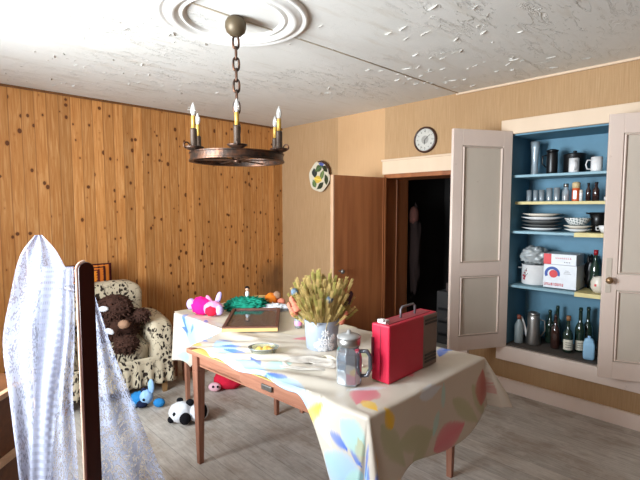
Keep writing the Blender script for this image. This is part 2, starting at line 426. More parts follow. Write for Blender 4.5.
# right wall with the cupboard recess and the doorway
CY0, CY1, CZ0, CZ1 = 0.36, 1.562, 0.405, 2.205
DY0, DY1, DZ = 2.0, 2.87, 1.93
wr = MB()
wr.bx((XW, DY1, 0), (XW + TH, YW, H)); wr.bx((XW, DY0, DZ), (XW + TH, DY1, H)); wr.bx((XW, CY1, 0), (XW + TH, DY0, H))
wr.bx((XW, CY0, 0), (XW + TH, CY1, CZ0)); wr.bx((XW, CY0, CZ1), (XW + TH, CY1, H)); wr.bx((XW, Y0 - .2, 0), (XW + TH, CY0, H))
wr.bx((XW + TH + .05, CY0 - .1, 0), (XW + TH + .1, CY1 + .1, H))
struct(wr.build('wall_right', M['paper']), 'tan woven wallpaper wall with a paler sheet', 'wall')
def walled_opening(name, axis, at, out, a0, a1, b0, b1, z0, z1, mt='paper'):
    m = MB(); lo, hi = sorted((at, out))
    def q(p0, p1, q0, q1):
        if axis == 'x': m.bx((lo, p0, q0), (hi, p1, q1))
        else: m.bx((p0, lo, q0), (p1, hi, q1))
    prev = a0
    for (s, e) in zip(b0, b1):
        q(prev, s, 0, H); q(s, e, 0, z0); q(s, e, z1, H); prev = e
    q(prev, a1, 0, H)
    return struct(m.build(name, M[mt]))
walled_opening('wall_front', 'x', X0, X0 - .15, Y0 - .15, YW, [-0.05, 1.55], [0.75, 2.95], .9, 2.35, 'panel')
walled_opening('wall_back', 'y', Y0, Y0 - .15, X0, XW, [], [], .9, 2.3, 'brown')
def window(n, axis, at, a, b, z0, z1):
    m = MB(); t = .05
    def q(p0, p1, q0, q1):
        if axis == 'x': m.bx((at, p0, q0), (at + .05, p1, q1))
        else: m.bx((p0, at, q0), (p1, at + .05, q1))
    q(a, a + t, z0, z1); q(b - t, b, z0, z1); q(a, b, z0, z0 + t); q(a, b, z1 - t, z1); c = (a + b) / 2; q(c - .025, c + .025, z0, z1)
    struct(m.build('window_%d' % n, M['frame']))
window(1, 'x', X0 - .12, 1.55, 2.95, .9, 2.35); window(2, 'x', X0 - .12, -.05, .75, .9, 2.35)  # second window is an unseen addition to go with the near fill lamp
# passage behind the doorway
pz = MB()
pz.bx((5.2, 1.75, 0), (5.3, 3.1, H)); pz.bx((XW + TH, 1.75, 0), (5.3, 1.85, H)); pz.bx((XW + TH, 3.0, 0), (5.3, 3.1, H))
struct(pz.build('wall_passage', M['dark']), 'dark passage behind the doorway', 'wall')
# skirting board
bb = MB(); bb.bx((XW - .025, Y0, 0), (XW, 2.0 - .11, .105)); bb.bx((XW - .028, Y0, .105), (XW, 1.89, .115))
struct(bb.build('baseboard_right', M['base'], bevel=.004), 'pale painted skirting board', 'skirting board')
b2 = MB(); b2.bx((XW - .025, 2.98, 0), (XW, YW, .115)); struct(b2.build('baseboard_far', M['base'], bevel=.004))
# doorway trim
t1 = MB(); t1.bx((XW - .035, 1.89, 1.94), (XW, 2.89, 2.085)); t1.bx((XW - .045, 1.88, 2.075), (XW, 2.90, 2.095))
struct(t1.build('trim_1', M['frame'], bevel=.005), 'cream lintel board over the dark doorway', 'door trim')
t2 = MB(); t2.bx((XW - .03, 1.89, 0), (XW, 2.0, 1.94)); struct(t2.build('trim_2', M['base'], bevel=.004), 'pale door jamb board behind the cupboard door', 'door trim')
t3 = MB(); t3.bx((XW - .02, 2.862, 0), (XW + TH - .02, 2.875, 1.94)); t3.bx((XW - .02, 2.0, 1.90), (XW + TH, 2.87, 1.945)); t3.bx((XW, 1.99, 0), (XW + TH, 2.01, 1.94))
t3.bx((XW + .18, 2.852, 0), (XW + .20, 2.87, 1.94))
struct(t3.build('trim_3', M['bdoor'], bevel=.003), 'brown wooden door lining', 'door trim')
# cornice lath and ceiling seam
t4 = MB(); t4.bx((XW - .02, Y0, H - .018), (XW, 2.07, H)); struct(t4.build('trim_4', M['frame'], bevel=.003), 'thin white cornice strip', 'cornice')
t5 = MB(); t5.tube([(X0, 2.135, H - .001), (1.4, 2.11, H - .001), (2.2, 2.08, H - .001), (XW, 2.05, H - .001)], .0055, 8)
struct(t5.build('trim_5', simple('dusty_strip', (186, 172, 150), .8), smooth=True), 'narrow joint strip across the ceiling', 'ceiling strip')
t6 = MB(); t6.bx((X0, YW - .012, H - .02), (XW, YW, H)); struct(t6.build('trim_6', m_wood('dark_lath', (96, 60, 30), (124, 80, 44))), 'thin wooden lath at the top of the boards', 'cornice')
# peeling curls of paint under the ceiling
fl = MB(); rf = random.Random(5)
cl = [(rf.uniform(.9, 3.5), rf.uniform(-.1, 2.2)) for _ in range(16)] + [(rf.uniform(.2, 3.2), rf.uniform(2.2, 4.4)) for _ in range(9)]
for i in range(260):
    cx, cy = rf.choice(cl); x = cx + rf.gauss(0, .22); y = cy + rf.gauss(0, .12)
    if not (X0 + .1 < x < XW - .08 and Y0 + .1 < y < YW - .1) or math.hypot(x - 1.4, y - 2.1) < .43: continue
    L = rf.uniform(.015, .085); wd = rf.uniform(.003, .013); a = rf.gauss(1.35, .35); lift = rf.uniform(.003, .011); jag = rf.uniform(0, 9)
    def f(u, v, x=x, y=y, L=L, wd=wd, a=a, lift=lift, jag=jag):
        s = (u - .5) * L; q = v * wd * (1 - (2 * u - 1) ** 2) * (1 + .3 * math.sin(u * 14 + jag))
        return (x + s * math.cos(a) - q * math.sin(a), y + s * math.sin(a) + q * math.cos(a), H - .0008 - lift * v * v * (1 - (2 * u - 1) ** 2))
    fl.grid(f, 6, 3)
tag(fl.build('peeling_paint_flakes', simple('loose_paint', (212, 208, 200), .8), solid=.0008), 'curled flakes of white paint peeling off the ceiling', 'paint flakes', kind='stuff')
# plaster rosette
prof = [(.405, 0), (.405, -.012), (.392, -.022), (.378, -.014), (.366, -.010), (.345, -.026), (.325, -.030), (.308, -.022), (.298, -.010), (.288, -.010), (.279, -.018), (.268, -.018), (.262, -.006), (.255, 0)]
r = MB().lathe(prof, n=72, cap=False)
tag(r.build('ceiling_rosette', simple('white_plaster', (232, 229, 222), .6), smooth=True, loc=(1.40, 2.105, H)), 'round white plaster rosette moulding around the lamp hook', 'ceiling rosette')

# brown door, opened into the room
def bdoor():
    rot = math.atan2(.095, -.71)
    d = thing('door_1', 'brown wooden door standing open beside the dark doorway', 'door', (XW - .035, 2.845, 0), rot)
    d['kind'] = 'structure'
    m = MB(); m.bx((0, -.018, .015), (.70, .018, 1.905)); m.build('door_panel', M['bdoor'], d, bevel=.003)
    e = MB(); e.bx((.70, -.02, .015), (.716, .02, 1.905)); e.build('edge_strip', M['ledge'], d, bevel=.002, label='pale edge strip')
    h = MB(); h.bx((.012, .018, .015), (.03, .026, 1.905)); h.bx((.045, .018, .015), (.053, .024, 1.905)); h.build('hinge_strip', M['bdoor'], d)
    k = MB(); k.lathe([(.006, 0), (.006, .04), (.02, .05), (.022, .065), (.01, .075)], (.64, .018, .98), n=16, M=RX(-PI / 2)); k.build('door_knob', M['dmetal'], d, smooth=True)
bdoor()

# ================================================================ THE CUPBOARD
cup = thing('built_in_cupboard', 'built-in blue-lined wall cupboard with two open cream panelled doors', 'cupboard', (XW, CY0, 0))
oy = -CY0
c = MB()
c.bx((.405, 0, CZ0), (.418, CY1 + oy, CZ1)); c.bx((.0, 0, CZ0), (.418, .012, CZ1)); c.bx((.0, CY1 + oy - .012, CZ0), (.418, CY1 + oy, CZ1))
c.bx((0, 0, CZ1 - .012), (.418, CY1 + oy, CZ1)); c.build('lining', M['blue'], cup)
c = MB(); c.bx((-.01, 0, CZ0 - .002), (.418, CY1 + oy, CZ0 + .012)); c.build('cupboard_floor', simple('dusty_board', (84, 74, 66), .8), cup)
c = MB()
c.bx((-.035, -.1, CZ1), (0, CY1 + oy + .072, CZ1 + .12)); c.bx((-.035, CY1 + oy, CZ0 - .12), (0, CY1 + oy + .035, CZ1)); c.bx((-.035, -.05, CZ0 - .12), (0, 0, CZ1))
c.build('face_frame', M['frame'], cup, bevel=.004)
c = MB(); c.bx((-.04, -.06, CZ0 - .125), (0.01, CY1 + oy + .06, CZ0)); c.build('bottom_rail', M['base'], cup, bevel=.005)
for z, x0, mt in ((1.868, .02, 'shelf'), (1.644, .10, 'yellow'), (1.398, .02, 'shelf'), (.935, .02, 'shelf')):
    c = MB(); c.bx((x0, .012, z - .022), (.405, CY1 + oy - .012, z)); s_ = c.build('shelf', M['shelf'], cup, bevel=.003)
    if mt == 'yellow':
        e = MB(); e.bx((x0 - .006, .012, z - .022), (x0, CY1 + oy - .012, z + .002)); e.build('shelf_edging', M['yellow'], s_)
for z, y0, y1 in ((1.398, .40, 1.06), (.935, .40, 1.04)):
    c = MB()
    def pf(u, v, z=z, y0=y0, y1=y1): 
        y = y0 + (y1 - y0) * u + oy + .02 * v * (1 - u)
        if v < .3: return (.012 - .004 * math.sin(u * 19), y, z - .018 + .0 - (.3 - v) * .035 * (1 + .3 * math.sin(u * 7)))
        return (.014 + (v - .3) * .5, y, z + .003)
    c.grid(pf, 24, 10); c.build('shelf_paper', M['yellow'], cup, solid=.0015)
def cdoor(hx, hy, ang, wid, face, knob):
    d = MB(); z0, z1 = CZ0 + .0, CZ1 + .02
    st = .085; a, b, c1, d1 = z0 + .12, 1.03, 1.14, z1 - .13
    R = Matrix.Rotation(ang, 4, 'Z'); P = lambda o: None
    e = bpy.data.objects.new('tmp', None)
    t = .016
    d.bx((0, -t, z0), (st, t, z1)); d.bx((wid - st, -t, z0), (wid, t, z1))
    for q0, q1 in ((z0, a), (b, c1), (d1, z1)): d.bx((st, -t, q0), (wid - st, t, q1))
    o = d.build('door', M['door'], cup, bevel=.002)
    o.location = (hx, hy + oy, 0); o.rotation_euler = (0, 0, ang)
    p = MB(); p.bx((st - .005, -.006, a - .005), (wid - st + .005, .006, b + .005)); p.bx((st - .005, -.006, c1 - .005), (wid - st + .005, .006, d1 + .005))
    p.build('door_panel', M['doorp'], o)
    m = MB()
    for q0, q1 in ((a, b), (c1, d1)):
        for s in (-1, 1):
            y = s * .013
            m.tube([(st + .012, y, q0 + .012), (wid - st - .012, y, q0 + .012), (wid - st - .012, y, q1 - .012), (st + .012, y, q1 - .012)], .008, 6, True)
    m.build('moulding', M['door'], o)
    if knob:
        for s in knob:
            k = MB(); k.lathe([(.009, 0), (.008, .02), (.020, .03), (.024, .042), (.018, .054), (.0, .058)], (wid - .035, s * t, 1.10), n=16, M=RX(-s * PI / 2))
            k.build('door_knob', simple('worn_brass', (150, 118, 84), .4, .6), o, smooth=True)
            k = MB(); k.box((wid - .035, s * (t + .002), 1.13), (.034, .004, .24)); k.build('escutcheon', M['doorp'], o, bevel=.0015)
    for z in (z0 + .2, z1 - .2): MB().lathe([(.007, -.04), (.007, .04)], (-.004, 0, z), n=10).build('hinge', M['dmetal'], o)
    return o
cdoor(-.03, CY1 - .015, math.atan2(.275, -.5), .555, 1, ())
cdoor(-.03, CY0 - .06, math.atan2(.5, -.21), .545, 1, (1,))

# ---------------------------------------------------------------- crockery and bottles in the cupboard
def single(mb, name, mat, label, cat, loc, group=None, rz=0, **k):
    o = mb.build(name, mat, None, loc=loc, **k); o.rotation_euler = (0, 0, rz); return tag(o, label, cat, group)
ZA, ZB, ZC, ZD, ZE = 1.869, 1.6445, 1.4025, .9395, .418
def mug(name, label, loc, r, h, rz, mat, group=None):
    t = thing(name, label, 'mug', loc, rz, group)
    lathe([(0, .001), (r * .9, .0015), (r, .01), (r, h), (r - .004, h), (r - .004, .012), (0, .01)]).build('cup_body', mat, t, smooth=True)
    MB().tube([(r - .002, 0, h * .8), (r + .025, 0, h * .8), (r + .034, 0, h * .5), (r + .025, 0, h * .22), (r - .002, 0, h * .2)], .005).build('handle', mat, t, smooth=True)
    return t
g = 'white mugs on the top shelf'
mug('mug', 'white mug with its handle toward the front, left of the other white mug', (3.90, 1.115, ZA), .036, .115, math.radians(200), M['white'], g)
mug('mug', 'white mug with its handle sticking out left, rightmost on the top shelf', (3.92, .962, ZA), .040, .115, math.radians(118), M['white'], g)
t = thing('jug', 'tall dark lidded jug with handle on the top cupboard shelf', 'jug', (3.97, 1.30, ZA), math.radians(120))
lathe([(0, .001), (.038, .001), (.043, .02), (.043, .17), (.040, .19)]).build('jug_body', M['black'], t, smooth=True)
lathe([(.046, .188), (.046, .2), (.02, .21), (0, .211)]).build('lid', M['black'], t, smooth=True)
MB().tube([(.042, 0, .16), (.072, 0, .155), (.074, 0, .09), (.042, 0, .06)], .006).build('handle', M['black'], t, smooth=True)
t = thing('cooking_pot', 'wide black saucepan behind the white mugs on the top shelf', 'pot', (4.02, 1.145, ZA), 0)
lathe([(0, .001), (.075, .001), (.083, .02), (.083, .145), (.086, .15)], n=32).build('pot_body', M['black'], t, smooth=True)
lathe([(.087, .148), (.08, .162), (.02, .172), (0, .173)], n=32).build('lid', M['black'], t, smooth=True)
lathe([(.012, .17), (.016, .185), (0, .19)]).build('lid_knob', M['black'], t, smooth=True)
t = thing('glass_vase', 'tall clear glass vase in the left corner of the top shelf', 'vase', (4.02, 1.455, ZA))
lathe([(0, .001), (.035, .001), (.030, .02), (.026, .10), (.034, .24), (.040, .29), (.036, .29), (.030, .24), (.022, .1), (.0, .02)]).build('vase_body', M['gglass'], t, smooth=True)
MB().tube([(.06, .045, .0), (.06, .045, .3)], .006).build('rod', M['dmetal'], t)
# second shelf: tumblers
def tumbler(): return lathe([(0, .001), (.017, .0012), (.019, .01), (.022, .10), (.0195, .10), (.0165, .014), (0, .012)], n=18)
tb = single(tumbler(), 'drinking_glass', M['gglass'], 'small clear tumbler at the far left of the row of glasses', 'drinking glass', (3.97, 1.475, ZB), 'clear tumblers on the narrow shelf', smooth=True)
for x, y, s, l in ((3.98, 1.424, 1.0, 'small clear tumbler, second from the left in the row of glasses'), (3.95, 1.366, 1.0, 'small clear tumbler, third from the left in the row of glasses'),
                (3.98, 1.315, 1.15, 'taller clear tumbler, fourth from the left in the row of glasses'), (3.94, 1.245, 1.15, 'taller clear tumbler beside the ribbed jar, fifth from the left')):
    c = dup(tb, (x, y, ZB), l); c.scale = (s, s, s)
t = thing('glass_jar', 'taller glass jar with brown filling between the tumblers and the spice jar', 'jar', (3.95, 1.18, ZB))
lathe([(0, .001), (.025, .001), (.027, .01), (.027, .085), (.017, .10), (.017, .125)], n=20).build('jar_body', M['gglass'], t, smooth=True)
lathe([(0, .003), (.023, .003), (.023, .06), (0, .062)], n=20).build('filling', simple('brown_powder', (120, 84, 64), .9), t, smooth=True)
lathe([(.019, .118), (.019, .145), (0, .146)], n=20).build('lid', M['metal'], t, smooth=True)
t = thing('spice_jar', 'orange and white spice jar with a beige lid on the narrow shelf', 'jar', (3.93, 1.10, ZB))
lathe([(0, .001), (.027, .001), (.028, .008), (.028, .10), (.024, .108)], n=20).build('jar_body', simple('orange_label', (206, 88, 40), .5), t, smooth=True)
MB().bx((-.0292, -.012, .02), (-.0285, .012, .085)).build('paper_label', M['white'], t)
lathe([(.029, .105), (.030, .145), (.02, .155), (0, .156)], n=20).build('lid', simple('beige_lid', (204, 178, 132), .5), t, smooth=True)
t = thing('salt_shaker', 'narrow white shaker right of the orange spice jar', 'shaker', (3.90, 1.055, ZB))
lathe([(0, .001), (.012, .001), (.012, .07), (.009, .08)], n=16).build('shaker_body', M['white'], t, smooth=True)
lathe([(.0125, .068), (.0125, .085), (.005, .092), (0, .093)], n=16).build('cap', M['cream'], t, smooth=True)
for y, h, l in ((1.018, .145, 'slim dark bottle standing directly right of the white shaker'), (.965, .15, 'wider dark bottle, rightmost of the dark bottles on the narrow shelf')):
    t = thing('small_bottle', l, 'bottle', (3.95, y, ZB), 0, 'small dark bottles on the narrow shelf')
    rr = .018 if y > 1 else .024
    lathe([(0, .001), (rr, .001), (rr, h * .6), (rr * .45, h * .75), (rr * .45, h * .95)], n=18).build('bottle_body', M['dbrown'], t, smooth=True)
    lathe([(rr * .55, h * .9), (rr * .55, h), (0, h)], n=14).build('cap', M['black'], t, smooth=True)
t = thing('egg_cup', 'tiny white pot with a dark lid at the right end of the narrow shelf', 'pot', (3.92, .885, ZB))
lathe([(0, .001), (.014, .001), (.018, .02), (.017, .035)], n=16).build('cup_body', M['white'], t, smooth=True)
lathe([(.018, .034), (.015, .048), (0, .052)], n=16).build('lid', M['black'], t, smooth=True)
# third shelf: plates and bowls
def plate(r, h): return lathe([(0, .002), (r * .55, .0015), (r * .6, .006), (r, h), (r - .004, h + .003), (r * .58, .010), (0, .009)], n=40)
dark_pl = simple('dark_stoneware', (92, 92, 90), .4)
zz = ZC
for r, h, mt, l in ((.155, .022, M['white'], 'bottom plate of the tall stack at the left of the plate shelf'), (.150, .022, dark_pl, 'dark plate second from the bottom of the left stack'),
                    (.155, .028, dark_pl, 'deep dark dish in the middle of the left stack'), (.165, .026, M['white'], 'wide white rimmed plate below the top plate of the left stack'),
                    (.150, .024, M['cream'], 'cream plate on top of the left stack')):
    single(plate(r, h), 'plate', mt, l, 'plate', (3.965, 1.362 if r < .16 else 1.358, zz), 'stacked plates on the third shelf', smooth=True); zz += h + .0045
zz = ZC
for r, h, mt, l in ((.098, .02, M['white'], 'lowest small white plate under the patterned bowl'), (.104, .024, M['cream'], 'cream plate directly under the patterned bowl')):
    single(plate(r, h), 'plate', mt, l, 'plate', (3.93, 1.075, zz), 'small plates under the patterned bowl', smooth=True); zz += h + .0045
t = thing('bowl', 'white bowl with grey leaf pattern stacked on the small plates', 'bowl', (3.93, 1.08, zz + .001))
def leafc(a, z):
    return lin(96, 112, 112) if math.sin(a * 16 + z * 180) * math.sin(z * 160 - a * 9) > .25 else lin(226, 226, 222)
m = MB()
def bf(u, v):
    a = 2 * PI * u; r = .045 + .047 * (v ** .6); return (r * math.cos(a), r * math.sin(a), .056 * v)
m.grid(bf, 96, 14, lambda u, v: leafc(2 * PI * u, .05 * v)); m.build('bowl_body', M['vc'], t, smooth=True, solid=.003)
lathe([(0, .0), (.045, .0), (.045, .004), (0, .005)]).build('foot_ring', M['white'], t, smooth=True)
t = thing('saucepan', 'small black pan on the right of the plate shelf', 'pot', (4.02, .955, ZC + .075))
t.location = (4.0, .955, ZC)
lathe([(0, .001), (.045, .001), (.05, .09), (.062, .155), (.058, .155), (.045, .09), (0, .08)], n=30).build('pan_body', M['black'], t, smooth=True)
MB().tube([(-.05, .02, .14), (-.09, .06, .15)], .006).build('handle', M['black'], t)
t = thing('teacup', 'small white cup at the right end of the plate shelf', 'cup', (3.90, .885, ZC + .001), math.radians(110))
lathe([(0, .0), (.02, .0), (.036, .03), (.04, .055), (.037, .055), (.033, .03), (0, .008)], n=24).build('cup_body', M['white'], t, smooth=True)
MB().tube([(.034, 0, .045), (.056, 0, .042), (.054, 0, .02), (.034, 0, .018)], .004).build('handle', M['white'], t, smooth=True)
# fourth shelf: pot, bag, boxes
t = thing('enamel_pot', 'white enamel pot with red flower decoration on the fourth shelf', 'pot', (3.955, 1.40, ZD), math.radians(180))
lathe([(0, .001), (.098, .001), (.103, .01), (.103, .165), (.108, .17), (.100, .17), (.098, .012), (0, .01)], n=40).build('pot_body', M['white'], t, smooth=True)
for s in (-1, 1):
    MB().tube([(.0, s * .10, .13), (.025, s * .13, .132), (-.025 + .0, s * .13, .132), (-.0, s * .10, .13)][:3] + [(-.025, s * .13, .132), (-.03, s * .10, .13)], .005).build('side_handle', M['white'], t, smooth=True)
f = MB()
for a, z, q in ((-.55, .05, 1), (-.62, .075, 1), (-.48, .07, 1), (-.52, .10, .6), (-.35, .12, .6)):
    f.box((.1045 * math.cos(a), .1045 * math.sin(a), z), (.002, .022 * q, .018 * q), RZ(a))
f.build('flower_decal', simple('red_flower_print', (176, 40, 60), .5), t, bevel=.0008)
f = MB()
for a0, z0, a1, z1 in ((-.5, .06, -.3, .14), (-.55, .08, -.45, .13), (-.5, .06, -.2, .10)):
    f.tube([(.1045 * math.cos(a0 + (a1 - a0) * q / 4), .1045 * math.sin(a0 + (a1 - a0) * q / 4), z0 + (z1 - z0) * q / 4) for q in range(5)], .002, 5)
f.build('stem_decal', simple('dark_stem_print', (50, 56, 50), .5), t)
m = MB().blob((0, 0, .075), (.115, .10, .075), 40, 26, .8, .35, 7, seed=2.2)
t = thing('plastic_bag', 'crumpled grey plastic bag lying on top of the white enamel pot', 'bag', (3.955, 1.405, ZD + .171))
m.build('bag_body', m_glass('grey_plastic_film', (.55, .58, .58), .6, .15), t, smooth=True)
m = MB()
for i in range(9):
    a = i * .7; m.tube([(.05 * math.cos(a), .04 * math.sin(a), .13), (.085 * math.cos(a + .3), .08 * math.sin(a + .3), .10), (.10 * math.cos(a + .5), .085 * math.sin(a + .5), .06)], .004, 5)
m.build('bag_crease', M['fblack'], t, smooth=True)
# lower carton with logo
def carton(name, label, loc, w_, d_, h_, rz):
    t = thing(name, label, 'box', loc, rz); m = MB(); m.bx((0, -w_ / 2, 0), (d_, w_ / 2, h_)); m.build('box_body', simple('white_card', (222, 224, 228), .6), t, bevel=.002); return t
t = carton('carton', 'white carton with a blue ring and red disc, red lettering below', (3.845, 1.170, ZD + .003), .245, .25, .19, 0)
def disc(mb, y, z, r0, r1, a0, a1, x=-.0012, n=26):
    P = [];
    for i in range(n + 1):
        a = a0 + (a1 - a0) * i / n; P += [(x, y + r0 * math.cos(a), z + r0 * math.sin(a)), (x, y + r1 * math.cos(a), z + r1 * math.sin(a))]
    k = [(2 * i, 2 * i + 1, 2 * i + 3, 2 * i + 2) for i in range(n)]; mb.add(P, k); return mb
cblue = simple('print_blue', (30, 70, 150), .5); cred = simple('print_red', (206, 44, 50), .5)
disc(MB(), .055, .115, .036, .058, PI * .25 - PI / 2 + .3, PI * 1.6 - PI / 2).build('blue_ring_print', cblue, t)
disc(MB(), .046, .115, .0005, .032, 0, 2 * PI, -.0016).build('red_disc_print', cred, t)
m = MB(); y = .115
for k_ in range(9):
    ww = (.013, .010, .014, .009, .013, .012, .010, .013, .01)[k_]
    m.bx((-.0015, y - ww, .018), (-.0005, y - ww + .004, .040)); m.bx((-.0015, y - .003, .018), (-.0005, y, .040))
    if k_ % 2: m.bx((-.0015, y - ww, .036), (-.0005, y, .040))
    if k_ % 3 != 1: m.bx((-.0015, y - ww, .018), (-.0005, y, .022))
    y -= ww + .005
m.build('red_lettering', cred, t)
m = MB(); [m.bx((-.0012, -.03 - i_ * .004, .12 + .012 * i_), (-.0004, -.085 + i_ * .01, .125 + .012 * i_)) for i_ in range(3)]; m.build('grey_print', M['fgrey'], t)
t = carton('carton', 'flatter white carton with a red corner lying on the carton with the blue ring', (3.85, 1.175, ZD + .195), .24, .24, .085, math.radians(2))
MB().bx((-.0012, .062, .0), (-.0003, .1195, .085)).build('red_corner_print', cred, t)
m = MB()
for k_ in range(8): m.bx((-.0012, .03 - k_ * .015 - .009, .048), (-.0003, .03 - k_ * .015, .052)); m.bx((-.0012, .03 - k_ * .015 - .004, .048), (-.0003, .03 - k_ * .015, .060))
m.build('red_lettering', cred, t)
m = MB(); [m.bx((-.0012, -.075 + i * .012, .018), (-.0003, -.07 + i * .012, .026)) for i in range(4)]; m.build('dark_lettering', M['black'], t)
m = MB().blob((0, 0, .13), (.05, .035, .13), 28, 20, .8, .4, 6, seed=5)
single(m, 'dark_bag', M['black'], 'black plastic bag squeezed right of the white cartons', 'bag', (4.06, 1.005, ZD), smooth=True)
def bottle(label, loc, r, h, mat, nk=.30, cap=None, lab=None, group=None, name='bottle', labw=(.35, .6)):
    t = thing(name, label, 'bottle', loc, math.radians(205), group); nr = r * .36
    lathe([(0, .004), (r * .8, .001), (r, .008), (r, h * (1 - nk - .16)), (r * .8, h * (1 - nk - .07)), (nr * 1.15, h * (1 - nk)), (nr, h * .93), (nr * 1.2, h * .935), (nr * 1.2, h * .96), (nr, h * .965), (nr, h)], n=24).build('bottle_body', mat, t, smooth=True)
    if cap: lathe([(nr * 1.25, h * .88), (nr * 1.25, h * 1.005), (0, h * 1.007)], n=18).build('cap', cap, t, smooth=True)
    if lab:
        m = MB(); R_ = r * 1.012
        m.grid(lambda u, v: (R_ * math.cos(-1.15 + 2.3 * u), R_ * math.sin(-1.15 + 2.3 * u), h * (labw[0] + (labw[1] - labw[0]) * v) - h * .15), 16, 1)
        l_ = m.build('bottle_label', lab, t, smooth=True)
        m = MB()
        for q in range(3):
            z = h * (labw[0] - .15) + h * (labw[1] - labw[0]) * (.25 + .22 * q)
            m.grid(lambda u, v: (R_ * 1.01 * math.cos(-.6 + 1.2 * u), R_ * 1.01 * math.sin(-.6 + 1.2 * u), z + v * .004), 10, 1)
        m.build('label_print', M['black'], l_)
    return t
redcap = simple('red_foil', (150, 24, 34), .4)
bottle('dark bottle with a red cap on the fourth shelf, right of the cartons', (3.99, .955, ZD), .036, .32, M['dglass'], .28, redcap)
t = thing('sugar_bowl', 'round white bowl with a small print at the right of the fourth shelf', 'bowl', (3.90, .905, ZD + .001))
lathe([(0, 0), (.035, 0), (.055, .035), (.055, .085), (.042, .115), (.046, .12), (.04, .12), (.05, .085), (.05, .035), (0, .008)], n=32).build('bowl_body', M['cream'], t, smooth=True)
MB().box((-.0553, .01, .06), (.002, .014, .018), RZ(0)).build('print', cred, t)
# cupboard floor: bottles
w_lab = simple('paper_label', (220, 214, 196), .7)
t = thing('milk_bottle', 'milky plastic bottle with a red brown cap at the left of the cupboard floor', 'bottle', (3.88, 1.488, ZE))
lathe([(0, .001), (.034, .001), (.036, .01), (.036, .15), (.026, .18), (.014, .20), (.014, .215)], n=22).build('bottle_body', simple('milky_plastic', (140, 150, 150), .4), t, smooth=True)
lathe([(.017, .21), (.017, .245), (0, .246)], n=18).build('cap', simple('rusty_cap', (128, 62, 44), .5), t, smooth=True)
t = thing('metal_pitcher', 'grey metal coffee pot with a pale spout on the cupboard floor', 'pitcher', (3.93, 1.385, ZE), math.radians(100))
lathe([(0, .001), (.058, .001), (.060, .01), (.047, .16), (.050, .22), (.046, .26), (.04, .262)], n=30).build('pitcher_body', M['metal'], t, smooth=True)
lathe([(.048, .26), (.046, .272), (.02, .285), (0, .287)], n=30).build('lid', M['metal'], t, smooth=True)
MB().tube([(.045, 0, .05), (.065, 0, .12), (.085, 0, .19), (.10, 0, .23)], [.013, .011, .009, .007], 10).build('spout', M['white'], t, smooth=True)
MB().tube([(-.045, 0, .22), (-.085, 0, .215), (-.09, 0, .13), (-.054, 0, .07)], .006).build('handle', M['dmetal'], t, smooth=True)
bottle('short dark green bottle right behind the metal coffee pot', (4.07, 1.30, ZE), .036, .29, M['dglass'])
bottle('dark bottle standing between the coffee pot and the labelled wine bottle, nearer one', (3.93, 1.21, ZE), .034, .29, M['dbrown'])
bottle('dark green bottle behind, between the coffee pot and the labelled wine bottle', (4.05, 1.235, ZE), .036, .34, M['dglass'])
bottle('green wine bottle with a white label, in front on the cupboard floor', (3.90, 1.105, ZE), .037, .30, M['dglass'], .36, simple('tan_cork_foil', (140, 96, 60), .6), w_lab, labw=(.24, .52))
bottle('tall dark wine bottle with a neck band, left of the two tall ones', (3.99, 1.043, ZE), .037, .365, M['dglass'], .33, None, w_lab, labw=(.2, .42))
bottle('tall dark wine bottle without a label, right of the two tall ones', (4.06, 1.005, ZE), .036, .365, M['dglass'], .33)
t = thing('plastic_bottle', 'pale blue plastic bottle with sloping shoulders near the cupboard edge', 'bottle', (3.83, .935, ZE), math.radians(15))
m = MB(); m.blob((0, 0, .07), (.028, .040, .07), 28, 14, .35); m.blob((0, 0, .135), (.024, .034, .035), 24, 12, .7); m.build('bottle_body', simple('pale_blue_plastic', (150, 194, 224), .4), t, smooth=True)
lathe([(.011, .16), (.011, .185), (0, .186)], n=16).build('cap', M['flblue'], t, smooth=True)
bottle('squat dark bottle beside the pale blue one', (3.94, .875, ZE), .036, .20, M['dbrown'], .2)

# ================================================================ WALL CLOCK AND WALL PLATE
t = thing('wall_clock', 'round white wall clock with a dark brown rim above the doorway', 'clock', (XW - .002, 2.385, 2.25))
MY = RY(-PI / 2)
lathe([(.122, 0), (.126, .01), (.124, .026), (.112, .034), (.106, .026), (.106, .004)], n=48, M=MY).build('clock_rim', simple('dark_brown_rim', (62, 36, 26), .35), t, smooth=True)
lathe([(0, .020), (.107, .020)], n=48, M=MY, cap=False).build('clock_face', simple('clock_face_white', (188, 184, 174), .5, var=.1, scale=40), t)
m = MB()
for k_ in range(60):
    a = k_ * PI / 30; L = .010 if k_ % 5 == 0 else .004; rr = .097
    m.box((-.0212, rr * math.sin(a), rr * math.cos(a)), (.0006, .0025 if k_ % 5 == 0 else .0012, L), RX(-a))
m.build('minute_track', M['black'], t)
roman = ['XII', 'I', 'II', 'III', 'IIII', 'V', 'VI', 'VII', 'VIII', 'IX', 'X', 'XI']
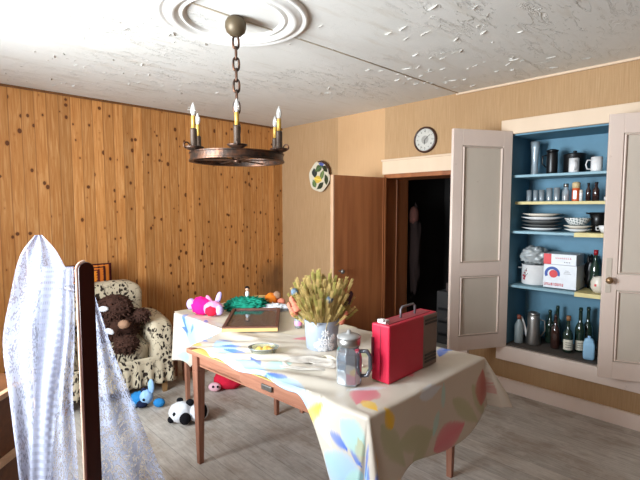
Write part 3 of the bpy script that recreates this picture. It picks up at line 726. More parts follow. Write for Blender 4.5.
for k_, s_ in enumerate(roman):
    m = MB()
    a = k_ * PI / 6; wch = {'I': .004, 'V': .008, 'X': .008}; tot = sum(wch[c_] for c_ in s_); p = -tot / 2
    def put(du, dv, ang, L):
        # local frame: radial outwards = (sin a, cos a); tangential clockwise; +y is to the left for the viewer
        uy, uz = -math.cos(a), -math.sin(a) * -1 * -1
        ry, rz_ = -math.sin(a), math.cos(a); ty, tz = -math.cos(a), -math.sin(a)
        R0 = .080; y = ry * (R0 + dv) + ty * du; z = rz_ * (R0 + dv) + tz * du
        m.box((-.0213, y, z), (.0006, .0016, L), RX(a + ang))
    for c_ in s_:
        x = p + wch[c_] / 2; p += wch[c_]
        if c_ == 'I': put(x, 0, 0, .015)
        elif c_ == 'V': put(x - .0018, 0, .25, .015); put(x + .0018, 0, -.25, .015)
        else: put(x, 0, .45, .015); put(x, 0, -.45, .015)
    m.build('numeral', M['black'], t)

m = MB().lathe([(0, .0212), (.038, .0214), (.040, .0208)], n=32, M=MY, cap=False); m.build('centre_print', simple('grey_centre', (150, 146, 138), .6, var=.35, scale=90), t)
m = MB()
for a, L, wd in ((math.radians(184), .045, .005), (math.radians(52), .07, .004)):
    m.box((-.025, -math.sin(a) * L / 2, math.cos(a) * L / 2), (.0012, wd, L), RX(a))
m.build('clock_hands', M['black'], t)
# plate: painted leaves
PL = [(-.08, .09, .6, .11, .045, lin(36, 44, 30)), (.03, .10, -.4, .12, .05, lin(70, 88, 52)), (-.10, -.04, 1.2, .13, .05, lin(44, 56, 34)), (.05, -.03, .2, .12, .06, lin(206, 172, 70)),
      (.0, -.11, -.7, .12, .045, lin(40, 50, 36)), (.10, -.08, 1.0, .10, .04, lin(84, 104, 60)), (-.02, .02, -1.1, .12, .045, lin(96, 112, 66)), (.10, .05, 1.5, .11, .05, lin(38, 44, 40)), (-.03, .15, .1, .09, .03, lin(70, 84, 140))]
def platecol(y, z):
    for a, b, an, L, wd, c in PL:
        dx, dy = y - a, z - b; s_ = (dx * math.cos(an) + dy * math.sin(an)) / (L * 1.15); wd *= 1.5; q = -dx * math.sin(an) + dy * math.cos(an)
        if -.5 < s_ < .5 and abs(q) < wd / 2 * math.cos(PI * s_): return c if abs(q) > .004 else sc(c, 1.8)
    return lin(206, 196, 172)
t = thing('wall_plate', 'oval painted plate with dark leaf pattern hung left of the brown door', 'wall plate', (XW - .004, 3.83, 1.965))
m = MB()
def plf(u, v):
    a = 2 * PI * u; r = v; wob = 1 + .03 * math.sin(6 * a); return (-.012 - .03 * v ** 3, .175 * r * math.cos(a) * wob, .18 * r * math.sin(a) * wob)
m.grid(plf, 120, 40, lambda u, v: platecol(.175 * v * math.cos(2 * PI * u), .18 * v * math.sin(2 * PI * u)))
m.build('plate_body', M['vc'], t, smooth=True, solid=.004)
MB().tube([(-.045, .02, .175), (-.05, -.05, .178), (-.05, -.115, .145), (-.05, -.165, .085), (-.05, -.18, .02)], [.006, .012, .013, .011, .006], 8).build('rim_handle', simple('dark_rim_handle', (58, 36, 30), .4), t, smooth=True)
# torn strip of wallpaper behind the door edge
m = MB().grid(lambda u, v: (XW - .004 - .018 * math.sin(v * 7) ** 2 * (1 - u), 3.655 - .025 * u + .012 * math.sin(v * 9), 1.78 - .95 * v), 4, 30)
tag(m.build('torn_paper_strip', simple('torn_paper', (196, 184, 164), .8), solid=.001), 'torn pale wallpaper strip hanging just left of the brown door', 'paper strip')
# dim things inside the passage
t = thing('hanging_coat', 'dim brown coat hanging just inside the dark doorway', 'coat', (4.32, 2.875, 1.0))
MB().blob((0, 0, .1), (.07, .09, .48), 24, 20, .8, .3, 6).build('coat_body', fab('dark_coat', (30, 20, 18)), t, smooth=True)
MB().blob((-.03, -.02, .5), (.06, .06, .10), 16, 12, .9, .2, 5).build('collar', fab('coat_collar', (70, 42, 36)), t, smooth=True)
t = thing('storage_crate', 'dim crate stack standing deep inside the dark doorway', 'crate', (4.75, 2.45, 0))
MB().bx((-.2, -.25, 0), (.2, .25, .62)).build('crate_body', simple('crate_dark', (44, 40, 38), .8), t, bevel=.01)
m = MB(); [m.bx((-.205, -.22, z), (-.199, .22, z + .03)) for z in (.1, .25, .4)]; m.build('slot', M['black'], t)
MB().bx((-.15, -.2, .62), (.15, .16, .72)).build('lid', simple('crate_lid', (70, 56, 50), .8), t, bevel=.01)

# ================================================================ CHANDELIER
LX, LY = 1.406, 2.101
t = thing('chandelier', 'iron ring chandelier with six electric candles hanging on a chain', 'chandelier', (LX, LY, H))
lathe([(.0, -.012), (.028, -.012), (.030, -.004), (.046, -.012), (.056, -.03), (.058, -.055), (.050, -.080), (.032, -.098), (.014, -.106), (0, -.107)], n=30).build('canopy', M['canopy'], t, smooth=True)
MB().lathe([(.03, 0), (.03, -.012)], n=20).build('ceiling_hook', M['iron'], t)
def link(rot):
    P = []
    for i in range(20):
        a = 2 * PI * i / 20; P.append(Vector((.0155 * math.copysign(abs(math.cos(a)) ** .7, math.cos(a)), 0, .034 * math.copysign(abs(math.sin(a)) ** .8, math.sin(a)))))
    return [RZ(rot) @ p for p in P]
z = -.135; first = None; k_ = 0
for rot in (0, 1):
    m = MB(); m.tube(link(math.radians(-30) + rot * PI / 2), .0065, 8, True)
    o = m.build('chain_link', M['iron'], t, smooth=True); o.location = (0, 0, z); z -= .0585
    if rot == 0: a_ = o
    else: b_ = o
k_ = 0
while z > -.70:
    c = (a_ if k_ % 2 == 0 else b_).copy(); COL.objects.link(c); c.location = (0, 0, z); z -= .0585; k_ += 1
RB = -.786  # ring bottom
R1 = .256
lathe([(R1 - .018, RB), (R1 + .006, RB), (R1 + .006, RB + .008), (R1, RB + .010), (R1, RB + .038), (R1 + .005, RB + .040), (R1 + .005, RB + .046), (R1 - .008, RB + .046), (R1 - .008, RB + .008), (R1 - .018, RB + .006), (R1 - .018, RB)], n=72, cap=False).build('ring', M['iron'], t, smooth=False)
m = MB()
for a in (.35, .35 + PI / 3, .35 + 2 * PI / 3): m.box((0, 0, RB + .012), (2 * R1 - .02, .016, .006), RZ(a))
m.build('cross_bar', M['iron'], t)
lathe([(0, RB - .008), (.02, RB - .004), (.024, RB + .01), (.012, RB + .03), (.008, RB + .07), (.004, RB + .09)], n=18).build('hub', M['iron'], t, smooth=True)
cam_az = math.atan2(2.1, 1.408)
for k_ in range(6):
    a = cam_az + PI / 2 + math.radians(30) + k_ * PI / 3 ; cx, cy = R1 * math.cos(a), R1 * math.sin(a); zz = RB + .043
    pan = lathe([(.014, zz), (.034, zz + .006), (.052, zz + .018), (.050, zz + .021), (.024, zz + .012), (0, zz + .010)], n=24, c=(cx, cy, 0)).build('drip_pan', M['iron'], t, smooth=True)
    ux, uy = math.cos(a), math.sin(a); P = []
    for i in range(13):
        b = -1.2 + i * .42; P.append((cx + ux * (.040 + .015 * math.cos(b)), cy + uy * (.040 + .015 * math.cos(b)), zz + .026 + .015 * math.sin(b)))
    MB().tube(P, .004, 6).build('scroll', M['iron'], pan, smooth=True)
    cd = lathe([(.019, zz + .01), (.021, zz + .02), (.0175, zz + .03), (.0175, zz + 0.105), (.0175, zz + 0.110), (.0135, zz + 0.115)], n=16, c=(cx, cy, 0)).build('candle_holder', simple('dark_holder', (70, 54, 42), .5, .3, var=.4, scale=70) if k_ == 0 else bpy.data.materials['dark_holder'], t, smooth=True)
    lathe([(.0115, zz + 0.108), (.0115, zz + 0.175), (.009, zz + 0.180)], n=16, c=(cx, cy, 0)).build('candle_sleeve', M['brass'], cd, smooth=True)
    lathe([(.008, zz + 0.178), (.0135, zz + 0.193), (.0145, zz + 0.203), (.012, zz + 0.220), (.007, zz + 0.235), (.002, zz + 0.246), (0, zz + 0.248)], n=16, c=(cx, cy, 0)).build('flame_bulb', M['bulb'], t, smooth=True)

# ================================================================ MAIN TABLE
TX0, TX1, TY0, TY1, ZT = 1.27, 2.27, 1.12, 2.46, .735
tb = thing('kitchen_table', 'red-brown wooden kitchen table with tapered legs and a side drawer', 'table', (TX0 + math.sin(math.radians(3.8)) * (TY1 - TY0), TY1 - math.cos(math.radians(3.8)) * (TY1 - TY0), 0), math.radians(3.8))
ox, oy_ = TX0, TY0; W_, L_ = TX1 - TX0, TY1 - TY0
MB().bx((-.01, -.01, ZT - .028), (W_ + .01, L_ + .01, ZT)).build('table_top', M['table'], tb, bevel=.004)
a = MB(); a.bx((.035, .05, .635), (W_ - .035, .07, ZT - .028)); a.bx((.035, L_ - .07, .635), (W_ - .035, L_ - .05, ZT - .028)); a.bx((W_ - .055, .05, .635), (W_ - .035, L_ - .05, ZT - .028))
a.bx((.03, .05, .635), (.05, .30, ZT - .028)); a.bx((.03, .86, .635), (.05, L_ - .05, ZT - .028)) ; a.bx((.03, .05, .628), (.05, L_ - .05, .648)); a.bx((.052, .3, .64), (.06, .9, .70))
a.build('apron', M['table'], tb, bevel=.002)
for x, y in ((.04, L_ - .045), (W_ - .045, L_ - .045), (.04, .07), (W_ - .045, .07)):
    MB().taper((x, y, 0), (x, y, .60), .032, .056).taper((x, y, .60), (x, y, ZT - .028), .056, .056).build('table_leg', M['tleg'], tb, bevel=.003)
dr = MB().bx((.018, .325, .65), (.05, .858, ZT - .032)).build('drawer', M['table'], tb, bevel=.003)
m = MB(); m.box((.010, .625, .682), (.014, .08, .03)); m.build('drawer_pull', M['dmetal'], dr, bevel=.005)
m = MB(); m.box((.020, .308, .668), (.01, .02, .075)); m.build('drawer_gap', M['black'], tb, label='dark gap beside the drawer')

# second table
t = thing('side_table', 'brown wooden side table behind the kitchen table, under the toys', 'table', (1.64, 2.55, 0))
MB().bx((0, 0, ZT - .03), (.72, .83, ZT - .006)).build('table_top', M['table'], t, bevel=.004)
m = MB(); m.bx((.03, .02, .64), (.69, .04, ZT - .03)); m.bx((.03, .79, .64), (.69, .81, ZT - .03)); m.bx((.03, .02, .64), (.05, .81, ZT - .03)); m.bx((.67, .02, .64), (.69, .81, ZT - .03)); m.build('apron', M['table'], t)
for x, y in ((.06, .77), (.66, .77), (.42, .04), (.66, .04)):
    MB().taper((x, y, 0), (x, y, ZT - .03), .03, .042).build('table_leg', M['tleg'], t, bevel=.002)

# ================================================================ TABLE CLOTHS
def wr_(x, y, k=1.0):
    return k * (.006 * noise.noise(Vector((x * 5, y * 5, .3))) + .003 * noise.noise(Vector((x * 13, y * 11, 1.7))))
m = MB().grid(lambda u, v: (TX0 - .014 + (W_ + .02) * u + .066 * (2.46 - (TY0 + .30 + (L_ - .36) * v)), TY0 + .30 + (L_ - .36) * v, ZT + .0035), 30, 30)
tag(m.build('yellow_undercloth', M['ycl'], solid=.002), 'pale yellow oilcloth showing at the edge of the table under the blue-flowered cloth', 'tablecloth')
def cf2(u, v):
    x = 1.63 + .74 * u; y = 2.02 + 1.37 * v; z = ZT + .0075 + .5 * abs(wr_(x, y))
    over = max(0, x - 2.345); return (x - over * .7, y, z - over * 1.6)
tag(MB().grid(cf2, 50, 80).build('cream_tablecloth', M['ccl'], smooth=True, solid=.0015), 'cream cloth under the toys and picture frame at the far end', 'tablecloth')

SH = []   # printed motifs and window-tint leaves: kind, u, v, angle, length, width, colour
def leaf(u, v, ang, L, wd, c): SH.append(('l', u, v, math.radians(ang), L, wd, c))
def bl(u, v, r, c): SH.append(('b', u, v, 0, r, r, c))
BL, PK, YL, GR, LG, RD = lin(62, 112, 206), lin(222, 130, 140), lin(240, 196, 60), lin(186, 188, 152), lin(176, 214, 206), lin(200, 124, 118)
# coloured motifs in the cloth's own flat coordinates (metres)
for a in ((1.13, 1.30, 250, .13, .045, BL), (1.10, 1.17, 235, .09, .03, BL), (1.18, 1.03, 190, .17, .045, BL), (1.12, .98, 215, .16, .05, BL), (1.20, .90, 200, .13, .05, BL), (1.06, .86, 265, .15, .045, BL),
          (1.20, 1.24, 240, .20, .13, LG), (1.02, 1.06, 120, .16, .10, LG), (1.32, 1.05, 300, .26, .11, GR), (1.42, .93, 350, .30, .12, GR), (1.50, .80, 20, .25, .10, GR),
          (1.75, 1.22, 80, .24, .17, PK), (1.50, 1.28, 200, .2, .14, PK), (1.36, 1.22, 250, .12, .06, YL), (1.27, .95, 260, .22, .05, YL), (1.9, .98, 320, .30, .10, GR), (2.1, 1.0, 300, .26, .10, GR),
          (2.18, .86, 70, .2, .16, RD), (1.72, .78, 10, .28, .15, PK), (2.38, 1.0, 290, .22, .09, GR), (2.42, .85, 250, .18, .07, YL), (2.3, 1.35, 200, .2, .06, BL), (2.35, 1.28, 160, .14, .05, BL), (2.1, 1.5, 30, .22, .12, YL),
          (1.45, 1.75, 140, .16, .10, LG), (1.36, 1.9, 80, .12, .03, BL), (1.42, 2.10, 120, .14, .035, BL), (1.5, 2.3, 100, .15, .035, BL), (1.40, 2.45, 95, .14, .035, BL), (1.50, 2.72, 110, .14, .045, BL), (1.62, 2.86, 60, .10, .035, BL), (1.46, 3.12, 20, .12, .04, BL), (1.60, 3.0, 150, .12, .035, BL), (1.66, 3.2, 200, .14, .05, BL), (1.36, 2.95, 200, .16, .05, BL), (1.5, 3.1, 80, .12, .04, BL),
          (1.30, 2.75, 140, .14, .04, BL), (1.55, 2.9, 60, .2, .10, LG), (1.3, 3.1, 100, .2, .09, LG), (1.32, 2.4, 90, .14, .06, YL), (1.8, 1.6, 10, .2, .12, GR), (1.95, 2.0, 140, .2, .1, PK)): leaf(*a)
rs = random.Random(11)
WINDOW_TINT = lin(168, 202, 232)  # cool window light painted into the cloth's left side as pale leaves
for a in ((1.02, 1.32, 250, .34, .20, WINDOW_TINT), (1.20, 1.42, 80, .34, .16, WINDOW_TINT), (1.28, 1.75, 95, .36, .14, WINDOW_TINT), (1.34, 2.12, 70, .34, .14, WINDOW_TINT), (1.45, 2.5, 95, .34, .18, WINDOW_TINT), (1.42, 2.9, 60, .36, .22, WINDOW_TINT), (1.10, 1.0, 200, .2, .14, WINDOW_TINT)): SH.insert(0, ('l', a[0], a[1], math.radians(a[2]), a[3], a[4], a[5]))
for a in ((1.30, 1.62, 110, .13, .035, BL), (1.33, 1.86, 70, .13, .035, BL), (1.48, 2.22, 130, .13, .035, BL), (1.42, 2.60, 60, .12, .04, BL)): leaf(*a)
for i in range(16): leaf(rs.uniform(.9, 2.45), rs.uniform(.68, 2.1), rs.uniform(0, 360), rs.uniform(.10, .2), rs.uniform(.04, .08), rs.choice([LG, GR, lin(212, 220, 226), YL]))
def clothcol(u, v):
    c = Vector(lin(208, 199, 184))
    for k, a, b, an, L, wd, col in SH:
        dx, dy = u - a, v - b
        if dx * dx + dy * dy > L * L * 1.2: continue
        s = (dx * math.cos(an) + dy * math.sin(an)) / L; q = -dx * math.sin(an) + dy * math.cos(an)
        if 0 < s < 1:
            hw = wd / 2 * math.sin(PI * s ** .8) 
            e = abs(q) / max(hw, 1e-4)
            if e < 1: 
                k_ = 1.0 if e < .82 else .7
                c = c.lerp(Vector(col), k_ * (0.55 + .45 * (s if wd < .07 else 1 - e * .5)))
    return tuple(c)
SK = .075
def mapc(u, v):
    x, y, z = mapc0(u, v); return (x + SK * max(0.0, 2.44 - v if v > TY0 else 2.44 - TY0), y, z)
def mapc0(u, v):
    x0 = TX0 - .012 + .36 * sstep(2.42, 2.62, v); x1 = TX1 + .01; y0 = TY0 - .012
    cx = min(max(u, x0), x1); cy = max(v, y0); dx, dy = u - cx, v - cy; d = math.hypot(dx, dy)
    zt = ZT + .011 + abs(wr_(u, v, 1.1))
    # slack gathers running in from the pulled-back long edge
    g = sstep(1.85, 1.3, u) * sstep(1.25, 1.6, v) * sstep(2.5, 2.2, v)
    zt += g * (.012 + .010 * math.sin((u * .8 + v * .55) * 46 + 2 * math.sin(v * 6)))
    # ridge where the cloth crosses to the second table
    zt += .012 * math.exp(-((u - (1.62 + (2.3 - v) * .12)) / .05) ** 2) * sstep(2.0, 2.3, v)
    if d < 1e-6: return (cx, cy, zt)
    ux, uy = dx / d, dy / d
    corner = 4 * abs(ux * uy) * .5
    if dy < 0 and abs(dx) < 1e-9: s_ = cx; amp = .05; out = .10 + amp * math.sin(s_ * 9.5 + .6)
    elif dy < 0:
        th = math.atan2(abs(dx), abs(dy)); out = (.16 + .10 * math.sin(th * 4)) + (.16 if dx > 0 else .06) * corner
    else: out = .12 + .06 * math.sin(v * 13)
    if dx < 0 and v > 2.4: out = .10 + .14 * math.sin(v * 9 + 1.2)
    if dx > 0: out += .22
    # smooth roll over the edge
    rr = .012; o_ = rr + max(0, d - rr) * out if d > rr else d
    dr = 0 if d <= 0 else (d - rr * .6 if d > rr else d * .4)
    return (cx + ux * o_, cy + uy * o_, ZT + .010 + abs(wr_(u, v)) * max(0, 1 - d * 20) - dr * (1 - .08 * out))
def bounds(v):
    ul = TX0 - .012 - (.44 * sstep(1.52, 1.16, v)) - .012 - .012 * math.sin(v * 17) + .045 * sstep(2.18, 2.30, v) * sstep(2.46, 2.38, v)
    ul += .36 * sstep(2.42, 2.62, v); ul -= .20 * sstep(2.46, 2.58, v) + .18 * sstep(2.6, 3.2, v)
    ur = TX1 + .12 + .03 * math.sin(v * 7)
    ur = ur + (1.86 - ur) * sstep(1.95, 2.2, v); ur = ur + (1.70 - 1.86) * sstep(2.2, 2.6, v)
    return ul, ur
VB0, VB1 = .76, 3.34
def cfull(a, b):
    v = VB0 + (VB1 - VB0) * b; ul, ur = bounds(v); u = ul + (ur - ul) * a
    if v < TY0: v = v + (.05 * math.sin(u * 6.2 - .6) + (-.26 * sstep(1.55, 1.05, u)) + .03) * sstep(TY0, VB0, v)
    return u, v
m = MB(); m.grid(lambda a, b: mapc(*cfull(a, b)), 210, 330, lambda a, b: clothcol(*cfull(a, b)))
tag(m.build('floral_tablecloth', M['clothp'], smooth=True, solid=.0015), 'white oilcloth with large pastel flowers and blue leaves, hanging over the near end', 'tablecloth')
ZC_ = ZT + .0145

# ================================================================ THINGS ON THE MAIN TABLE
# red case (portable record player / radio)
t = thing('portable_radio', 'bright red suitcase-shaped radio with a folding handle on the table', 'radio', (1.662, 1.232, ZC_ + .002), math.radians(1.0))
Wd, Dp, Ht = .435, .108, .285
MB().bx((0, 0, 0), (Wd, Dp, Ht)).build('case', M['red'], t, bevel=.008)
MB().bx((-.0015, Dp * .47, .012), (-.0003, Dp * .5, Ht - .012)).build('case_seam', simple('dark_red_seam', (130, 14, 40), .5), t)
m = MB(); m.lathe([(0, 0), (.038, 0), (.038, .003), (0, .003)], (-.0022, Dp - .004, .15), n=24, M=RY(PI / 2), sx=1.9); 
MB().box((-.0025, Dp - .010, .15), (.005, .016, .13)).build('dial_recess', simple('dark_crimson', (110, 14, 40), .5), t, bevel=.002)
sp = MB().bx((.300, -.003, .004), (.433, .004, Ht - .004)).build('speaker_panel', M['taupe'], t, bevel=.003)
for z in (.028, .046, .064, .232, .25): MB().bx((.312, -.006, z), (.424, -.002, z + .011)).build('grille_slot', M['black'], sp)
m = MB(); m.bx((.02, .02, Ht - .001), (.40, Dp - .02, Ht + .003)); m.build('top_plate', simple('dusty_red', (150, 62, 70), .6), t, bevel=.001)
m = MB(); m.tube([(.17, .054, Ht), (.17, .054, Ht + .045), (.185, .054, Ht + .056), (.285, .054, Ht + .056), (.30, .054, Ht + .045), (.30, .054, Ht)], .006, 10); m.build('carry_handle', simple('grey_handle', (112, 108, 112), .4, .3), t, smooth=True)
m = MB(); m.box((.028, .058, Ht + .010), (.03, .05, .018)); m.box((.012, .05, Ht + .016), (.024, .022, .012), RY(.3)); m.build('white_latch', M['white'], t, bevel=.003)
# glass mug jar
MJ = t = thing('glass_mug_jar', 'faceted glass jug with a handle and lid standing left of the red radio', 'jug', (1.545, 1.385, ZC_), math.radians(-62))
lathe([(0, .003), (.050, .003), (.056, .012), (.056, .03), (.058, .13), (.052, .165), (.044, .180), (.044, .195)], n=8).build('jug_body', m_glass('jug_glass', (.70, .78, .84), .25, .06, .35), t, bevel=.003)
lathe([(0, .008), (.048, .010), (.050, .12), (.044, .15), (0, .15)], n=8).build('inner_glass', m_glass('blue_grey_glass', (.34, .40, .48), .45, .1), t)
lathe([(.047, .19), (.049, .194), (.049, .225), (.045, .228), (0, .228)], n=26).build('lid_band', M['metal'], t, smooth=True)
lathe([(.051, .228), (.050, .236), (.030, .246), (.010, .250), (.009, .262), (0, .264)], n=26).build('lid', simple('grey_lid', (170, 170, 168), .4, .4), t, smooth=True)
MB().tube([(.050, 0, .165), (.078, 0, .168), (.092, 0, .145), (.093, 0, .085), (.080, 0, .05), (.052, 0, .045)], [.010, .010, .009, .009, .009, .009], 10).build('handle', m_glass('smoky_handle', (.10, .11, .13), .6, .08), t, smooth=True)
MJ.scale = (1.14, 1.14, 1.0)
# ceramic pot
vp = (1.838, 1.868, ZC_)
t = thing('ceramic_vase', 'grey-blue ceramic pot with white flower relief holding dried wheat', 'vase', vp)
lathe([(0, .001), (.088, .001), (.093, .006), (.106, .172), (.103, .178), (.099, .175), (.087, .02), (0, .015)], n=48).build('vase_body', M['vase'], t, smooth=True)
m = MB(); cz = math.atan2(-1.868, -1.838) 
def onpot(a, z, e=.0): r = .093 + .013 * (z / .17) + e; return Vector((r * math.cos(a), r * math.sin(a), z))
for (da, z, R) in ((.02, .062, .030), (.42, .062, .030), (.22, .112, .026), (-.32, .040, .022), (.20, .022, .022), (.72, .085, .022), (.66, .028, .026), (-.10, .018, .018)):
    for k_ in range(8):
        th = k_ * PI / 4; a = cz + da + R * .6 * math.cos(th) / .1; p = onpot(a, z + R * .6 * math.sin(th), .001)
        n_ = Vector((math.cos(a), math.sin(a), 0)); tt = Vector((-math.sin(a), math.cos(a), 0)) * math.cos(th) + Vector((0, 0, 1)) * math.sin(th); s_ = n_.cross(tt)
        m.blob(p, (R * .40, R * .15, .003), 8, 6, M=Matrix((tt, s_, n_)).transposed())
    m.blob(onpot(cz + da, z, .003), (.004, .004, .004), 8, 6)
m.build('flower_relief', M['white'], t, smooth=True)
# dried bunch
t = thing('dried_wheat_bunch', 'bushy bunch of dried wheat and seed heads in the ceramic pot', 'dried flowers', (vp[0], vp[1], ZC_ + .02))
st = MB(); hd = MB(); hd2 = MB(); rr = random.Random(3)
def ear(mb, p, d, L, wd):
    d = d.normalized(); s = d.orthogonal().normalized(); q = d.cross(s); n = 7
    for k_ in range(n):
        for j in range(3):
            a = j * 2.1 + k_ * 1.05; side = (s * math.cos(a) + q * math.sin(a)); c = p + d * (L * k_ / n) + side * wd * .45; tip = c + (d * 1.0 + side * .45).normalized() * wd * 2.3
            mb.tube([c, (c + tip) / 2 + side * wd * .12, tip], [wd * .26, wd * .38, wd * .05], 4)
for i in range(300):
    a = rr.uniform(0, 2 * PI); q = math.sqrt(rr.random()); base = Vector((.06 * q * math.cos(a), .06 * q * math.sin(a), .0))
    hgt = rr.uniform(.24, .455) - .09 * q; tip = Vector((.175 * q * math.cos(a + rr.gauss(0, .1)), .175 * q * math.sin(a + rr.gauss(0, .1)), hgt))
    mid = base.lerp(tip, .5) + Vector((0, 0, .03)) - Vector((math.cos(a), math.sin(a), 0)) * .012 * q
    st.tube([base, base.lerp(mid, .5) + Vector((0, 0, .006)), mid, tip], .0017, 4)
    ear(hd if rr.random() < .6 else hd2, tip - (tip - mid).normalized() * .02, (tip - mid), rr.uniform(.04, .065), rr.uniform(.005, .0072))
o = st.build('stems', M['straw'], t, smooth=True); o['kind'] = 'stuff'
o = hd.build('wheat_ears', M['straw'], t, smooth=True); o['kind'] = 'stuff'
o = hd2.build('greenish_ears', M['straw2'], t, smooth=True, label='greener wheat ears'); o['kind'] = 'stuff'
left = Vector((-.716, .698, 0)); toc = Vector((-.698, -.716, 0))
def flower(name, off, h, toward, mat, R, kind, label=None):
    p = left * off + toc * toward + Vector((0, 0, h)); m = MB(); m.tube([(0, 0, 0) , p * .5 + Vector((0, 0, .02)), p], .0018, 5)
    s_ = m.build('flower_stem', M['straw'], t, smooth=True); m = MB()
    if kind == 'ball':
        m.blob(p, R, 20, 14, 1, .35, 14)
        for i in range(60):
            v = Vector((rr.gauss(0, 1), rr.gauss(0, 1), rr.gauss(0, 1))).normalized(); m.tube([p + v * R * .8, p + v * R * 1.3], [.0018, .0004], 4)
    else:
        d = (left * math.copysign(.6, off) * -1 + Vector((0, 0, -1)) if off > 0 else left * .5 + Vector((0, 0, -1))).normalized()
        for k_ in range(9):
            q = k_ / 9; m.blob(p - d * (.075 * q - .02), (R * (1 - .55 * q), R * (1 - .55 * q), R * .7), 10, 7, 1, .4, 9, seed=k_)
    m.build(name, mat, s_, smooth=True, label=label)
flower('thistle_head', .163, .325, .03, M['thistle'], .021, 'ball', 'grey-blue thistle head')
flower('thistle_head', -.045, .30, .13, M['thistle'], .018, 'ball', 'grey-blue thistle head in front')
flower('salmon_flower', .155, .245, .05, M['salmon'], .026, 'spike', 'salmon pink flower head')
flower('salmon_flower', -.125, .165, .06, M['salmon'], .016, 'spike', 'slim salmon pink flower head')
flower('seed_head', -.155, .27, .02, M['purple'], .022, 'spike', 'dark purple seed head')
flower('salmon_flower', .175, .20, .0, M['salmon'], .022, 'spike', 'faded pink flower head')
# glass dish with yellow
t = thing('glass_dish', 'small oval glass dish with yellow pieces on the floral cloth', 'dish', (1.505, 2.01, ZC_ + .004), math.radians(-38))
m = MB().grid(lambda u, v: ((.060 + .025 * v) * math.cos(2 * PI * u), (.045 + .020 * v) * math.sin(2 * PI * u), .040 * v), 40, 8); m.build('dish_wall', m_glass('yellowish_glass', (.86, .88, .72), .12, .08), t, smooth=True, solid=.003)
m = MB(); [m.blob((rr.uniform(-.04, .04), rr.uniform(-.025, .025), .018), (.021, .017, .020), 10, 8, .8, .2, 6, seed=i) for i in range(9)]; m.build('contents', simple('yellow_pieces', (222, 184, 90), .5), t, smooth=True)
m = MB(); m.grid(lambda u, v: ((.086) * math.cos(2 * PI * u), .066 * math.sin(2 * PI * u), .039 + .004 * v), 40, 1); m.build('dish_rim', M['gglass'], t, smooth=True, solid=.004)
# doily / crumpled film
m = MB()
def dlf(u, v):
    a = 2 * PI * u; r = .02 + .115 * v; return (r * 1.25 * math.cos(a), r * .85 * math.sin(a) * (1 + .06 * math.sin(5 * a)), .004 + .006 * v * (1 + .5 * math.sin(a * 7 + v * 4) + .5 * math.sin(a * 3 + 1)) + .006 * math.exp(-((v - .75) / .1) ** 2))
m.grid(dlf, 120, 16)
single(m, 'crocheted_doily', simple('greyish_crochet', (206, 200, 190), .8, bump=.5), 'crumpled pale round doily lying in front of the ceramic pot', 'doily', (1.575, 1.70, ZC_ + .004), rz=math.radians(-50), smooth=True, solid=.002)
m = MB()
def fold(u, v): return (.22 * (u - .5) + .03 * math.sin(v * 5), .06 * (v - .5), .003 + .018 * math.exp(-((v - .5) / .22) ** 2) * (1 + .4 * math.sin(u * 12)))
m.grid(fold, 30, 14)
single(m, 'folded_napkin', M['ccl'], 'rumpled cream napkin between the doily and the glass jug', 'napkin', (1.72, 1.60, ZC_ + .003), rz=math.radians(-75), smooth=True, solid=.002)
t = thing('paper_cup', 'small pink and white cup behind the vase on the cream cloth', 'cup', (2.03, 2.30, ZT + .012))
lathe([(0, .001), (.024, .001), (.030, .07), (.028, .07), (.022, .004)], n=24).build('cup_body', M['gglass'], t, smooth=True)
lathe([(.0268, .02), (.0292, .05)], n=24, cap=False).build('pink_band', M['flpink'], t, smooth=True)

# ================================================================ THINGS AT THE FAR END
fr = thing('picture_frame', 'shallow dark wooden frame with glass lying flat between the cloths', 'picture frame', (1.885, 2.635, ZT + .022), math.radians(49.4))
A_, B_ = .56, .38
m = MB()
for s in (-1, 1): m.box((0, s * (B_ / 2 - .012), .018), (A_, .024, .036)); m.box((s * (A_ / 2 - .012), 0, .018), (.024, B_ - .048, .036))
m.build('frame_moulding', m_wood('dark_frame_wood', (84, 50, 42), (112, 72, 56), .45, 0), fr, bevel=.003)
m = MB(); m.box((-A_ / 2 - .002, 0, .014), (.004, B_ * .98, .024)); m.build('gilt_edge', simple('gilt_edge', (206, 168, 112), .4), fr)  # yellow strip paints light falling on the frame's near edge
m = MB(); m.box((0, 0, .006), (A_ - .05, B_ - .05, .006))
m.build('backing', simple('print_grey', (178, 168, 158), .6, var=.5, scale=8), fr)
m = MB()
for x, y, a, b, c_ in ((-.12, -.02, .2, .08, 0), (.1, -.08, .22, .05, 0), (-.05, .1, .2, .05, 0)): m.box((x, y, .0095), (a, b, .001))
m.build('print', simple('maroon_print', (96, 36, 40), .6), fr)
m = MB(); m.box((0, 0, .024), (A_ - .045, B_ - .045, .002)); m.build('glass_pane', m_glass('frame_glass', (.9, .92, .93), .06, .05), fr)
